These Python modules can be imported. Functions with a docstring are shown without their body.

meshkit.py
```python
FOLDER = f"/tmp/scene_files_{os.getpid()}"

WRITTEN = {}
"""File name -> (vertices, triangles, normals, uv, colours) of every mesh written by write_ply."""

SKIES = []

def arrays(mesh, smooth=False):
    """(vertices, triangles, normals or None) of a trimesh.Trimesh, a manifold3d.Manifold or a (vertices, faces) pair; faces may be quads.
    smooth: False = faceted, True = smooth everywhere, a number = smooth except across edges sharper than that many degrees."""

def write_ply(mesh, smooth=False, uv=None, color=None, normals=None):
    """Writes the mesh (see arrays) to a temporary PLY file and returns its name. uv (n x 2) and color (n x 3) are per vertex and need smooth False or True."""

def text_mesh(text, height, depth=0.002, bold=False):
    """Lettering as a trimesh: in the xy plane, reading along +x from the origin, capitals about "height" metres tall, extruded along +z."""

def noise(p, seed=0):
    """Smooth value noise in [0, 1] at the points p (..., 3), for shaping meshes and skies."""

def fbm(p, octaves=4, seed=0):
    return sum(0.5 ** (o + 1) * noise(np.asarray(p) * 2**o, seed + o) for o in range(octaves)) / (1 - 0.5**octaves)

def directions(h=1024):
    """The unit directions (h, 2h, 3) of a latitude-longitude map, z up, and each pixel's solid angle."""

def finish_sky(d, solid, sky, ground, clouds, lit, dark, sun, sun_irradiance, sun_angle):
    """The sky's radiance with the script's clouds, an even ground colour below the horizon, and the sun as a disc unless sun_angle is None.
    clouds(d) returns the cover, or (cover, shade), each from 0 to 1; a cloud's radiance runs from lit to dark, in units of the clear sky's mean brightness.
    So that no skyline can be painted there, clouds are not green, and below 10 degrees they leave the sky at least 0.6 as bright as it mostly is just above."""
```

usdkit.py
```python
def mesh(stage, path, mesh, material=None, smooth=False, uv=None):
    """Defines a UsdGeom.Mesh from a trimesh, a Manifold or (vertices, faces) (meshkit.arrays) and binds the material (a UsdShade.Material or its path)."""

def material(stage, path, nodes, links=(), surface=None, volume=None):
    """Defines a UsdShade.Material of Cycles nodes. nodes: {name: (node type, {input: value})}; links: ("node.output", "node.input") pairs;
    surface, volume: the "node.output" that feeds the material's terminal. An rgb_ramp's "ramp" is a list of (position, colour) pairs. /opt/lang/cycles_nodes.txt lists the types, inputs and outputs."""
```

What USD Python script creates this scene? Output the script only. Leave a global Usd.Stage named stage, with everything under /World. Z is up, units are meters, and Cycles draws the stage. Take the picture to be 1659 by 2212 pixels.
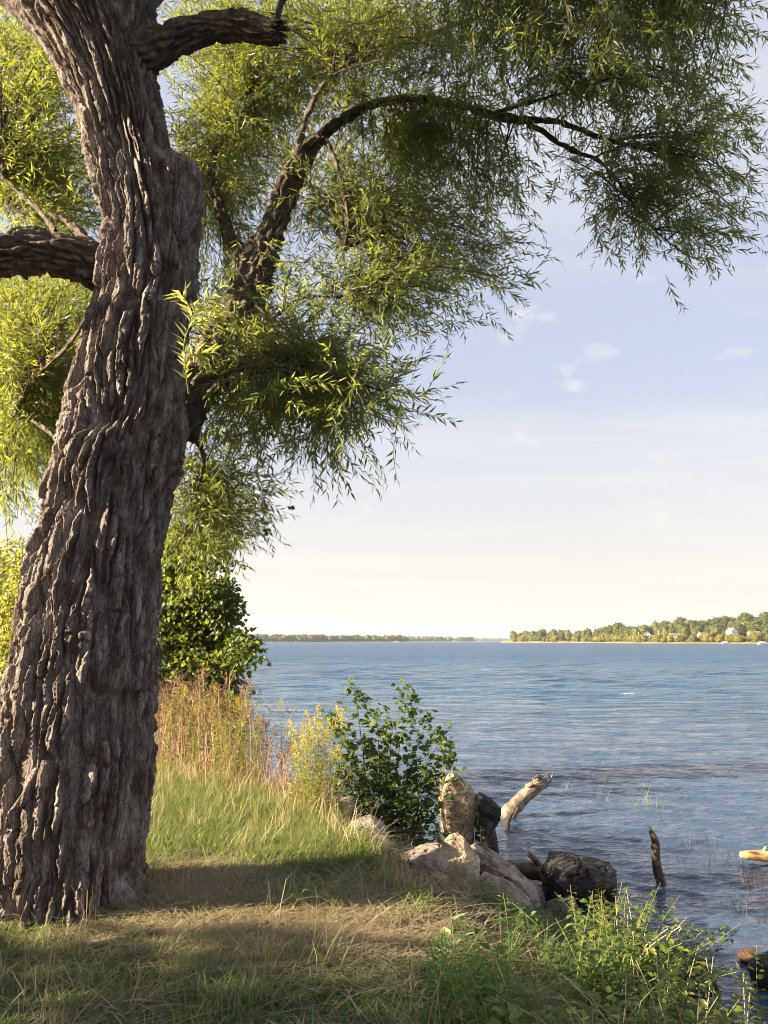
import math
import numpy as np, trimesh, usdkit, meshkit
from scipy.spatial import cKDTree
from scipy.spatial.transform import Rotation as Rot
from pxr import Usd, UsdGeom, UsdLux, UsdShade, Gf, Sdf, Vt

stage = Usd.Stage.CreateInMemory()
UsdGeom.SetStageUpAxis(stage, 'Z'); UsdGeom.SetStageMetersPerUnit(stage, 1.0)
UsdGeom.Xform.Define(stage, '/World'); UsdGeom.Scope.Define(stage, '/World/Looks')
stage.SetDefaultPrim(stage.GetPrimAtPath('/World'))

# ---------------------------------------------------------------- camera, sky, sun, exposure
PITCH = math.radians(9.45); EYE = np.array([0, 0, 1.6]); TX = 0.4965; TY_ = TX * 4 / 3
EXPOSURE = 2.65
SUN_EL, SUN_AZ = math.radians(20), math.atan2(-0.98, -0.20)      # azimuth = atan2(x, y) towards the sun
HAZE = 0.00008
SKY_STRENGTH, SUN_INT = 0.05, 1.25
cam = UsdGeom.Camera.Define(stage, '/World/camera')
cam.CreateHorizontalApertureAttr(24.0); cam.CreateVerticalApertureAttr(32.0); cam.CreateFocalLengthAttr(12.0 / TX)
cam.CreateClippingRangeAttr(Gf.Vec2f(0.05, 40000)); cam.CreateExposureAttr(EXPOSURE)
UsdGeom.Xformable(cam).AddTranslateOp().Set(Gf.Vec3d(*EYE)); UsdGeom.Xformable(cam).AddRotateXOp().Set(90 + math.degrees(PITCH))

M = {}
def mat(name, nodes, links, surface=None, volume=None):
    M[name] = usdkit.material(stage, '/World/Looks/' + name, nodes, links, surface=surface, volume=volume); return M[name]

# clouds: a few small puffs and faint streaks mixed into the sky by noise over the view direction (projected on a cloud layer)
mat('sky_material', {
    'sky': ('sky_texture', {'sky_type': 'single_scattering', 'sun_disc': False, 'sun_elevation': SUN_EL, 'sun_rotation': SUN_AZ, 'altitude': 100.0, 'air_density': 1.0, 'aerosol_density': 2.2, 'ozone_density': 1.3}),
    'tc': ('texture_coordinate', {}), 'sep': ('separate_xyz', {}),
    'zc': ('math', {'math_type': 'maximum', 'value2': 0.02}), 'zb': ('math', {'math_type': 'add', 'value2': 0.10}),
    'inv': ('math', {'math_type': 'divide', 'value1': 1.0}),
    'flat': ('vector_math', {'math_type': 'scale'}),
    'stretch': ('mapping', {'scale': (0.55, 1.5, 0.0), 'rotation': (0, 0, 0.35), 'location': (3.1, 0.4, 0)}),
    'n1': ('noise_texture', {'scale': 1.1, 'detail': 6.0, 'roughness': 0.55, 'distortion': 0.4}),
    'r1': ('map_range', {'from_min': 0.44, 'from_max': 0.80, 'to_min': 0.0, 'to_max': 0.65, 'clamp': True}),
    'm2': ('mapping', {'scale': (11.0, 11.0, 22.0), 'location': (2.6, 1.3, 3.2)}),
    'n2': ('noise_texture', {'scale': 1.0, 'detail': 5.0, 'roughness': 0.5, 'distortion': 0.2}),
    'r2': ('map_range', {'from_min': 0.62, 'from_max': 0.80, 'to_min': 0.0, 'to_max': 0.8, 'clamp': True}),
    'mx': ('math', {'math_type': 'maximum'}),
    'hz': ('map_range', {'from_min': 0.0, 'from_max': 0.36, 'to_min': 0.80, 'to_max': 0.0, 'clamp': True, 'range_type': 'smoothstep'}),
    'veil': ('mix_color', {'fac': .84, 'b': (2.02, 2.14, 2.62), 'use_clamp': False}),
    'hmix': ('mix_color', {'b': (3.3, 3.1, 2.65), 'use_clamp': False}),
    'cmix': ('mix_color', {'b': (3.3, 3.15, 2.95), 'use_clamp': False}),
    'bg': ('background_shader', {'strength': SKY_STRENGTH})},
    [('tc.generated', 'sep.vector'), ('sep.z', 'zc.value1'), ('zc.value', 'zb.value1'), ('zb.value', 'inv.value2'),
     ('tc.generated', 'flat.vector1'), ('inv.value', 'flat.scale'), ('flat.vector', 'stretch.vector'), ('stretch.vector', 'n1.vector'), ('n1.fac', 'r1.value'),
     ('tc.generated', 'm2.vector'), ('m2.vector', 'n2.vector'), ('n2.fac', 'r2.value'), ('r1.result', 'mx.value1'), ('r2.result', 'mx.value2'),
     ('sep.z', 'hz.value'), ('hz.result', 'hmix.fac'), ('sky.color', 'veil.a'), ('veil.result', 'hmix.a'), ('hmix.result', 'cmix.a'), ('mx.value', 'cmix.fac'), ('cmix.result', 'bg.color')], surface='bg.background')
dome = UsdLux.DomeLight.Define(stage, '/World/sky')
UsdShade.MaterialBindingAPI.Apply(dome.GetPrim()).Bind(M['sky_material'])
dome.GetPrim().SetCustomDataByKey('kind', 'structure')
sun = UsdLux.DistantLight.Define(stage, '/World/sun')
sun.CreateNormalizeAttr(True); sun.CreateIntensityAttr(SUN_INT); sun.CreateAngleAttr(0.53); sun.CreateColorAttr(Gf.Vec3f(1.0, 0.84, 0.58))
S = np.array([math.sin(SUN_AZ) * math.cos(SUN_EL), math.cos(SUN_AZ) * math.cos(SUN_EL), math.sin(SUN_EL)])
def look_matrix(zaxis, origin=(0, 0, 0)):
    z = np.asarray(zaxis, float) / np.linalg.norm(zaxis); x = np.cross([0, 0, 1.0], z); x /= np.linalg.norm(x); y = np.cross(z, x)
    m = np.eye(4); m[0, :3], m[1, :3], m[2, :3], m[3, :3] = x, y, z, origin
    return Gf.Matrix4d(m.tolist())
UsdGeom.Xformable(sun).AddTransformOp().Set(look_matrix(S))

# ---------------------------------------------------------------- helpers
rng = np.random.default_rng(7)
RIGHT, FWD, UP = np.array([1.0, 0, 0]), np.array([0, math.cos(PITCH), math.sin(PITCH)]), np.array([0, -math.sin(PITCH), math.cos(PITCH)])
W_, H_ = 1659.0, 2212.0                 # the survey grid in which positions were read off
def ray(px, py):
    return FWD + (px / W_ - .5) * 2 * TX * RIGHT - (py / H_ - .5) * 2 * TY_ * UP
def at_y(px, py, Y):
    r = ray(px, py); return EYE + r * (Y / r[1])
def at_z(px, py, Z):
    r = ray(px, py); return EYE + r * ((Z - EYE[2]) / r[2])
def mpp(p):                              # metres per survey pixel at a point
    return 2 * TX / W_ * float(np.dot(np.asarray(p) - EYE, FWD))
used = {}
def path_for(name, parent=None):
    base = (str(parent.GetPath()) if parent is not None else '/World') + '/' + name
    k = used.get(base, 0); used[base] = k + 1
    return base if k == 0 else f'{base}_{k:03d}'
def tag(p, label=None, cat=None, group=None, kind=None):
    for k, v in (('label', label), ('category', cat), ('group', group), ('kind', kind)):
        if v: p.SetCustomDataByKey(k, v)
    return p
def obj(name, mesh, material, parent=None, smooth=False, **kw):
    p = usdkit.mesh(stage, path_for(name, parent), mesh, M[material], smooth).GetPrim()
    return tag(p, **kw)
def thing(name, loc=(0, 0, 0), rz=0.0, sc=1.0, tilt=(0, 0), **kw):
    x = UsdGeom.Xform.Define(stage, path_for(name))
    m = Gf.Matrix4d(); r = Rot.from_euler('xyz', [tilt[0], tilt[1], rz]).as_matrix() * sc
    a = np.eye(4); a[:3, :3] = r.T; a[3, :3] = loc
    x.AddTransformOp().Set(Gf.Matrix4d(a.tolist()))
    return tag(x.GetPrim(), **kw)
def copy_of(root, loc, rz=0.0, sc=1.0, tilt=(0, 0), name=None, label=None):
    was = root.GetCustomData()
    r = thing(name or root.GetName().rstrip('0123456789').rstrip('_'), loc, rz, sc, tilt, label=label or was['label'], cat=was['category'], group=was.get('group'))
    r.GetReferences().AddInternalReference(root.GetPath()); r.SetInstanceable(True)
    # the copy's own transform and custom data are the stronger opinions
    return r
def instancer(name, protos, pos, rots, scl, idx, parent=None, **kw):
    """protos: list of (mesh, material, smooth); rots: (n,3,3)"""
    pi = UsdGeom.PointInstancer.Define(stage, path_for(name, parent)); base = pi.GetPath()
    paths = []
    for k, (m, mt, sm) in enumerate(protos):
        q = usdkit.mesh(stage, f'{base}/piece_{k:03d}', m, M[mt], sm); paths.append(q.GetPath())
    pi.CreatePrototypesRel().SetTargets(paths)
    q = Rot.from_matrix(rots).as_quat()
    pi.CreatePositionsAttr(Vt.Vec3fArray.FromNumpy(np.asarray(pos, np.float32)))
    pi.CreateOrientationsAttr(Vt.QuathArray([Gf.Quath(float(w), float(x), float(y), float(z)) for x, y, z, w in q]))
    s = np.asarray(scl, np.float32); s = np.stack([s] * 3, 1) if s.ndim == 1 else s
    pi.CreateScalesAttr(Vt.Vec3fArray.FromNumpy(s)); pi.CreateProtoIndicesAttr(Vt.IntArray.FromNumpy(np.asarray(idx, np.int32)))
    return tag(pi.GetPrim(), **kw)
def grid_faces(r, c, wrap=False):
    i, j = np.meshgrid(np.arange(r - 1), np.arange(c if wrap else c - 1), indexing='ij'); j2 = (j + 1) % c
    return np.stack([i * c + j, i * c + j2, (i + 1) * c + j2, (i + 1) * c + j], -1).reshape(-1, 4)
def tri(q):
    q = np.asarray(q); return np.vstack([q[:, [0, 1, 2]], q[:, [0, 2, 3]]])
class MB:
    def __init__(s): s.v, s.f, s.n = [], [], 0
    def add(s, v, f):
        v = np.asarray(v, float); f = np.asarray(f, int)
        if f.shape[1] == 4: f = tri(f)
        s.v.append(v); s.f.append(f + s.n); s.n += len(v); return s
    def mesh(s): return np.vstack(s.v), np.vstack(s.f)
    def tube(s, pts, rad, sides=5, cap=True):
        v, f = tube(pts, rad, sides, cap); return s.add(v, f)
    def box(s, c, size, rz=0.0):
        b = trimesh.creation.box(size); v = b.vertices @ Rot.from_euler('z', rz).as_matrix().T + np.asarray(c); return s.add(v, b.faces)
def frames(p):
    p = np.asarray(p, float); t = np.gradient(p, axis=0); t /= np.linalg.norm(t, axis=1, keepdims=True) + 1e-12
    a = np.zeros_like(p); ref = np.array([0, 0, 1.0]) if abs(t[0, 2]) < .9 else np.array([1.0, 0, 0])
    x = np.cross(t[0], ref); x /= np.linalg.norm(x)
    for i in range(len(p)):
        x = x - t[i] * np.dot(x, t[i]); x /= np.linalg.norm(x) + 1e-12; a[i] = x
    return t, a, np.cross(t, a)
def tube(pts, rad, sides=5, cap=True):
    p = np.asarray(pts, float); n = len(p); r = np.broadcast_to(np.asarray(rad, float), (n,)); t, a, b = frames(p)
    th = np.arange(sides) * 2 * np.pi / sides
    v = (p[:, None] + r[:, None, None] * (np.cos(th)[None, :, None] * a[:, None] + np.sin(th)[None, :, None] * b[:, None])).reshape(-1, 3)
    f = tri(grid_faces(n, sides, True))
    if cap:
        v = np.vstack([v, p[:1], p[-1:]]); k = np.arange(sides); k2 = (k + 1) % sides; e = (n - 1) * sides
        f = np.vstack([f, np.stack([k2, k, np.full(sides, n * sides)], 1), np.stack([e + k, e + k2, np.full(sides, n * sides + 1)], 1)])
    return v, f
def spline(pts, n, w=None):
    """Catmull-Rom through the points; columns past the third (radii) are carried along."""
    from scipy.interpolate import PchipInterpolator, CubicSpline
    p = np.asarray(pts, float); d = np.r_[0, np.cumsum(np.linalg.norm(np.diff(p[:, :3], axis=0), axis=1))]
    u = np.linspace(0, d[-1], n); out = CubicSpline(d, p[:, :3], bc_type='natural')(u)
    if p.shape[1] > 3: out = np.hstack([out, PchipInterpolator(d, p[:, 3:])(u)])
    return out
def bezier(a, b, c, n):
    t = np.linspace(0, 1, n)[:, None]; return (1 - t) ** 2 * a + 2 * t * (1 - t) * b + t ** 2 * c
def smooth(x, a, b):
    t = np.clip((np.asarray(x, float) - a) / (b - a), 0, 1); return t * t * (3 - 2 * t)
def nz(p, s=1.0, seed=0, oct=3):
    return meshkit.fbm(np.asarray(p, float) * s + 100.0, oct, seed) - .5
def survey_x(x, y, z):
    r = np.array([x, y, z]) - EYE; return (r @ RIGHT / (r @ FWD) / TX * .5 + .5) * W_
def basis(x, up=(0, 0, 1.0)):
    """rotation matrices whose first column is x (n,3)"""
    x = x / (np.linalg.norm(x, axis=1, keepdims=True) + 1e-9); u = np.broadcast_to(np.asarray(up, float), x.shape)
    y = np.cross(u, x); y /= np.linalg.norm(y, axis=1, keepdims=True) + 1e-9
    return np.stack([x, y, np.cross(x, y)], -1)

# ---------------------------------------------------------------- materials
def leafmat(name, ca, cb, under=None, trans=.38, tcol=None, rough=.42, spec=.35):
    mid = tuple((a + b) / 2 for a, b in zip(ca, cb)); under = under or tuple(.6 * m + .05 for m in mid)
    tcol = tcol or tuple(min(1, k * m) for k, m in zip((2.6, 2.4, 1.2), mid))
    mat(name, {'oi': ('object_info', {}), 'geo': ('geometry', {}), 'h': ('math', {'math_type': 'multiply', 'value2': .6}), 'h2': ('math', {'math_type': 'multiply', 'value2': .4}), 's': ('math', {'math_type': 'add'}),
               'rp': ('rgb_ramp', {'ramp': [(0.0, ca), (.75, cb), (1.0, tuple(min(1, x) for x in (cb[0] * 1.7, cb[1] * 1.25, cb[2])))]}),
               'mx': ('mix_color', {'b': under}), 'p': ('principled_bsdf', {'roughness': rough, 'specular_ior_level': spec}),
               'tv': ('mix_color', {'blend_type': 'multiply', 'fac': 0.0, 'a': tcol}), 't': ('translucent_bsdf', {'color': tcol}), 'o': ('mix_closure', {'fac': trans})},
        [('oi.random', 'h.value1'), ('geo.random_per_island', 'h2.value1'), ('h.value', 's.value1'), ('h2.value', 's.value2'), ('s.value', 'rp.fac'), ('rp.color', 'mx.a'), ('geo.backfacing', 'mx.fac'),
         ('mx.result', 'p.base_color'), ('p.BSDF', 'o.closure1'), ('t.BSDF', 'o.closure2')], surface='o.closure')
leafmat('willow_leaf', (.030, .052, .012), (.075, .098, .020), (.085, .11, .065), .40, (.38, .41, .05))
leafmat('round_leaf', (.028, .052, .012), (.080, .105, .02), (.07, .10, .04), .36, (.30, .34, .04))
leafmat('alder_leaf', (.022, .048, .014), (.070, .10, .02), (.05, .08, .04), .28, (.20, .28, .04), .55, .3)
leafmat('gold_leaf', (.09, .12, .02), (.17, .17, .03), None, .40, (.48, .46, .06))
leafmat('fresh_leaf', (.035, .10, .02), (.08, .16, .03), (.09, .16, .06), .35, (.20, .42, .05))
leafmat('weed_leaf', (.04, .085, .016), (.10, .14, .028), (.10, .14, .06), .35, (.26, .34, .05))
leafmat('pale_leaf', (.22, .28, .12), (.34, .36, .20), None, .35, (.5, .55, .25))
leafmat('dry_leaf', (.13, .068, .045), (.29, .19, .12), None, .25, (.30, .15, .06), .7, .15)
leafmat('flower_yellow', (.42, .30, .02), (.55, .42, .04), None, .3, (.6, .5, .05), .6, .2)
leafmat('grass_blade', (.09, .155, .022), (.23, .26, .05), None, .35, (.34, .42, .06), .5, .25)
leafmat('straw', (.30, .215, .11), (.56, .43, .25), None, .25, (.4, .3, .14), .65, .2)
leafmat('lawn_blade', (.045, .10, .016), (.10, .16, .03), None, .32, (.26, .40, .06), .5, .25)
leafmat('far_leaf', (.06, .075, .016), (.15, .135, .03), (.10, .11, .03), .15, (.3, .3, .05), .7, .1)
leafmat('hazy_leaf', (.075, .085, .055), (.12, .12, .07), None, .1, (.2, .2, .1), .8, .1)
def surf(name, cols, scale=6.0, rough=.85, bump=.3, dist=.01, detail=8.0, stretch=(1, 1, 1), spec=.25, bscale=None, coord='geometry.position'):
    node, out = coord.split('.')
    mat(name, {'c': (node, {}), 'm': ('mapping', {'scale': stretch}), 'n': ('noise_texture', {'scale': scale, 'detail': detail, 'roughness': .62}), 'rp': ('rgb_ramp', {'ramp': cols}),
               'n2': ('noise_texture', {'scale': bscale or scale * 6, 'detail': 6.0, 'roughness': .65}), 'b': ('bump', {'strength': bump, 'distance': dist}), 'p': ('principled_bsdf', {'roughness': rough, 'specular_ior_level': spec})},
        [('c.' + out, 'm.vector'), ('m.vector', 'n.vector'), ('m.vector', 'n2.vector'), ('n.fac', 'rp.fac'), ('rp.color', 'p.base_color'), ('n2.fac', 'b.height'), ('b.normal', 'p.normal')], surface='p.BSDF')
mat('bark', {'c': ('geometry', {}), 'm': ('mapping', {'scale': (1, 1, .33)}), 'n': ('noise_texture', {'scale': 15.0, 'detail': 12.0, 'roughness': .66}), 'rp': ('rgb_ramp', {'ramp': [(.30, (.05, .036, .030)), (.43, (.115, .088, .077)), (.55, (.205, .168, .152)), (.68, (.345, .30, .28))]}),
    'nl': ('noise_texture', {'scale': 3.2, 'detail': 8.0, 'roughness': .7}), 'lr': ('map_range', {'from_min': .54, 'from_max': .66, 'to_max': .40, 'clamp': True}), 'lm': ('mix_color', {'b': (.33, .325, .30)}),
    'mv': ('mapping', {'scale': (55, 55, 17)}), 'v': ('voronoi_texture', {'scale': 1.0, 'feature': 'distance_to_edge', 'randomness': 1.0}), 'vr': ('map_range', {'from_min': 0.0, 'from_max': .12, 'clamp': True}),
    'n2': ('noise_texture', {'scale': 60.0, 'detail': 10.0, 'roughness': .7}), 'hs': ('math', {'math_type': 'multiply_add', 'value2': .6}), 'b': ('bump', {'strength': 1.0, 'distance': .016}), 'p': ('principled_bsdf', {'roughness': .95, 'specular_ior_level': .08})},
    [('c.position', 'm.vector'), ('m.vector', 'n.vector'), ('m.vector', 'n2.vector'), ('c.position', 'nl.vector'), ('c.position', 'mv.vector'), ('mv.vector', 'v.vector'), ('v.distance', 'vr.value'), ('n.fac', 'rp.fac'), ('rp.color', 'lm.a'), ('nl.fac', 'lr.value'), ('lr.result', 'lm.fac'), ('lm.result', 'p.base_color'),
     ('vr.result', 'hs.value1'), ('n2.fac', 'hs.value3'), ('hs.value', 'b.height'), ('b.normal', 'p.normal')], surface='p.BSDF')
surf('limb_bark', [(.3, (.035, .026, .021)), (.5, (.085, .065, .053)), (.72, (.18, .145, .122))], 14.0, .9, .9, .016, 10.0, (1, 1, 1), .15, 60.0)
surf('twig_bark', [(.3, (.035, .024, .018)), (.7, (.10, .065, .045))], 20.0, .8, .2, .004)
surf('red_stem', [(.3, (.23, .13, .10)), (.7, (.44, .31, .23))], 14.0, .7, .2, .003)
surf('green_stem', [(.3, (.10, .12, .03)), (.7, (.20, .19, .06))], 14.0, .6, .2, .003)
surf('dead_stem', [(.3, (.30, .24, .17)), (.7, (.48, .41, .31))], 14.0, .8, .2, .003)
def rockmat(name, base, lich, spots=.5, rough=.9):
    mat(name, {'c': ('texture_coordinate', {}), 'n': ('noise_texture', {'scale': 4.5, 'detail': 12.0, 'roughness': .72}), 'rp': ('rgb_ramp', {'ramp': [(.34, tuple(.42 * b for b in base)), (.5, base), (.66, tuple(min(1, 1.55 * b) for b in base))]}),
               'n3': ('noise_texture', {'scale': 9.0, 'detail': 6.0, 'roughness': .7}), 'lr': ('map_range', {'from_min': .56, 'from_max': .66, 'to_max': spots, 'clamp': True}), 'mx': ('mix_color', {'b': lich}),
               'v': ('voronoi_texture', {'scale': 14.0, 'feature': 'distance_to_edge'}), 'n2': ('noise_texture', {'scale': 22.0, 'detail': 10.0, 'roughness': .7}), 'b': ('bump', {'strength': .9, 'distance': .03}), 'p': ('principled_bsdf', {'roughness': rough, 'specular_ior_level': .3})},
        [('c.object', 'n.vector'), ('c.object', 'n2.vector'), ('c.object', 'n3.vector'), ('n.fac', 'rp.fac'), ('rp.color', 'mx.a'), ('n3.fac', 'lr.value'), ('lr.result', 'mx.fac'), ('mx.result', 'p.base_color'), ('n2.fac', 'b.height'), ('b.normal', 'p.normal')], surface='p.BSDF')
rockmat('rock_grey', (.215, .172, .145), (.36, .30, .26), .35)
rockmat('rock_tan', (.36, .265, .175), (.42, .34, .25), .4)
rockmat('rock_pale', (.29, .24, .20), (.40, .35, .30), .4)
rockmat('rock_dark', (.030, .027, .026), (.085, .075, .065), .5, .7)
rockmat('rock_brown', (.12, .055, .035), (.20, .11, .07), .4)
surf('stump_wood', [(.30, (.045, .034, .028)), (.46, (.16, .115, .08)), (.58, (.27, .195, .13)), (.72, (.36, .27, .19))], 6.0, .9, .9, .02, 10.0, (1, 1, .35), .15, 34.0)
rockmat('rock_mossy', (.085, .082, .058), (.16, .15, .10))
rockmat('rock_upright', (.31, .235, .165), (.13, .10, .08), .6)
surf('driftwood_bark', [(.32, (.06, .045, .035)), (.5, (.17, .13, .10)), (.68, (.31, .25, .195))], 10.0, .8, .5, .01, 9.0, (1, 1, 1), .2, 50.0)
surf('wet_wood', [(.3, (.025, .017, .012)), (.55, (.07, .045, .03)), (.75, (.16, .10, .06))], 12.0, .5, .5, .008, 8.0, (1, 1, .4), .4, 60.0)
surf('peeled_wood', [(.3, (.42, .20, .07)), (.55, (.58, .33, .14)), (.75, (.66, .45, .24))], 12.0, .6, .3, .005, 8.0, (.3, 1, 1), .3, 60.0)
surf('soil', [(.34, (.035, .030, .016)), (.5, (.09, .075, .038)), (.66, (.16, .125, .07))], 7.0, .95, .6, .02, 9.0, (1, 1, 1), .1, 40.0, 'geometry.position')
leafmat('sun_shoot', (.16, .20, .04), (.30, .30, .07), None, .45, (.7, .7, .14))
surf('far_ground', [(.35, (.10, .095, .03)), (.65, (.22, .16, .07))], .05, .95, 0.0, .1)
surf('white_paint', [(.3, (.68, .66, .62)), (.7, (.78, .77, .74))], 1.0, .6, 0.0, .01)
surf('tan_siding', [(.3, (.38, .30, .22)), (.7, (.46, .37, .28))], 1.0, .7, 0.0, .01)
surf('roof_grey', [(.3, (.10, .10, .11)), (.7, (.16, .16, .17))], 1.0, .8, 0.0, .01)
surf('roof_brown', [(.3, (.14, .09, .07)), (.7, (.20, .14, .11))], 1.0, .8, 0.0, .01)
surf('mast_steel', [(.3, (.28, .29, .31)), (.7, (.36, .37, .39))], 1.0, .6, 0.0, .01)
mat('window_glass', {'p': ('principled_bsdf', {'base_color': (.03, .04, .05), 'roughness': .08, 'specular_ior_level': .6})}, [], surface='p.BSDF')
# ---------------------------------------------------------------- ground
WATER_Z = -1.0
EDGE = np.array([(-60, -300), (-14, -60), (-3, -20), (0.2, -4), (.5, 1.2), (.55, 2.6), (.55, 3.6), (.55, 4.6), (.52, 5.3), (.22, 6.1), (-.33, 7.3), (-1.1, 8.5), (-2.4, 9.9), (-4.4, 11.6), (-8.5, 16), (-16, 26), (-34, 60), (-120, 200), (-300, 500)], float)
def edge_d(x, y):
    """Signed distance to the lawn's edge; positive on the water side."""
    p = np.stack([np.ravel(x), np.ravel(y)], 1).astype(float); best = np.full(len(p), 1e9); sgn = np.ones(len(p))
    for a, b in zip(EDGE[:-1], EDGE[1:]):
        ab = b - a; t = np.clip(((p - a) @ ab) / (ab @ ab), 0, 1); q = a + t[:, None] * ab; d = np.linalg.norm(p - q, axis=1)
        s = ab[1] * (p[:, 0] - a[0]) - ab[0] * (p[:, 1] - a[1]); w = d < best - 1e-9
        best[w] = d[w]; sgn[w] = np.where(s[w] > 0, 1, -1)
    return (best * sgn).reshape(np.shape(x))
def ground_z(x, y, d=None):
    x, y = np.asarray(x, float), np.asarray(y, float); d = edge_d(x, y) if d is None else d
    p = np.stack([x, y, np.zeros_like(x)], -1)
    z = .10 * nz(p, .8, 3) + .05 * nz(p, 2.6, 4) - 1.7 * smooth(d / (1 + .45 * smooth(-y, -6.6, -5.2)), -.35, 2.6) - .7 * smooth(d, 2.6, 12)
    return z + smooth(d, 0, .6) * (.28 * nz(p, 2.2, 5, 4)) * (1 - smooth(d, 3, 6))
def axis(fine0, fine1, step, lo, hi, grow=1.18):
    a = list(np.arange(fine0, fine1, step)); s = step
    while a[-1] < hi: s *= grow; a.append(a[-1] + s)
    s = step
    while a[0] > lo: s *= grow; a.insert(0, a[0] - s)
    return np.array(a)
gx, gy = axis(-4.5, 5, .05, -2500, 60), axis(1.5, 11, .05, -2500, 2500)
X, Y = np.meshgrid(gx, gy); D = edge_d(X, Y); Z = ground_z(X, Y, D); Z = np.where(D > 12, np.minimum(Z, -2.2), Z)
obj('ground', (np.stack([X, Y, Z], -1).reshape(-1, 3), grid_faces(len(gy), len(gx))), 'soil', smooth=True, kind='structure')

# ---------------------------------------------------------------- water
wx, wy = axis(-2.0, 5.0, .05, -9000, 9000, 1.028), axis(5.2, 15, .042, -60, 14000, 1.018)
X, Y = np.meshgrid(wx, wy); sp = np.hypot(np.gradient(wx)[None, :] * .45, np.gradient(wy)[:, None]); far_ = smooth(Y, 9, 70)
Z = np.zeros_like(X); r2 = np.random.default_rng(11)
wp = np.stack([X, Y, 0 * X], -1); jit = 1.3 * nz(wp, .25, 31, 2); jit2 = 1.2 * nz(wp, .6, 32, 2); jit3 = 1.4 * nz(wp, .07, 34, 2)
for k in range(34):
    L = .17 * (9.0 / .17) ** (k / 33) * r2.uniform(.9, 1.1); th = math.radians(-112) + r2.normal(0, .36)
    A = .0110 * L ** .50 * r2.uniform(.6, 1.2) * (1.0 if L < .8 else .2 + 1.5 * far_); ph = (X * math.cos(th) + Y * math.sin(th)) * 2 * math.pi / L + r2.uniform(0, 6.28) + jit * (4 if k % 2 else 2) + jit2 * 2 + jit3 * 5
    Z += A * np.clip(1.7 - sp * 3.4 / L, 0, 1) * (1 - 1.35 * np.abs(np.sin(ph / 2)) ** 1.2 + .35 * np.cos(ph))
Z *= .50 * (.7 + .7 * np.clip(nz(wp * [.6, 1.4, 1], .3, 33, 2) + .5, 0, 1))
Z += WATER_Z - Z.mean()
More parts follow.
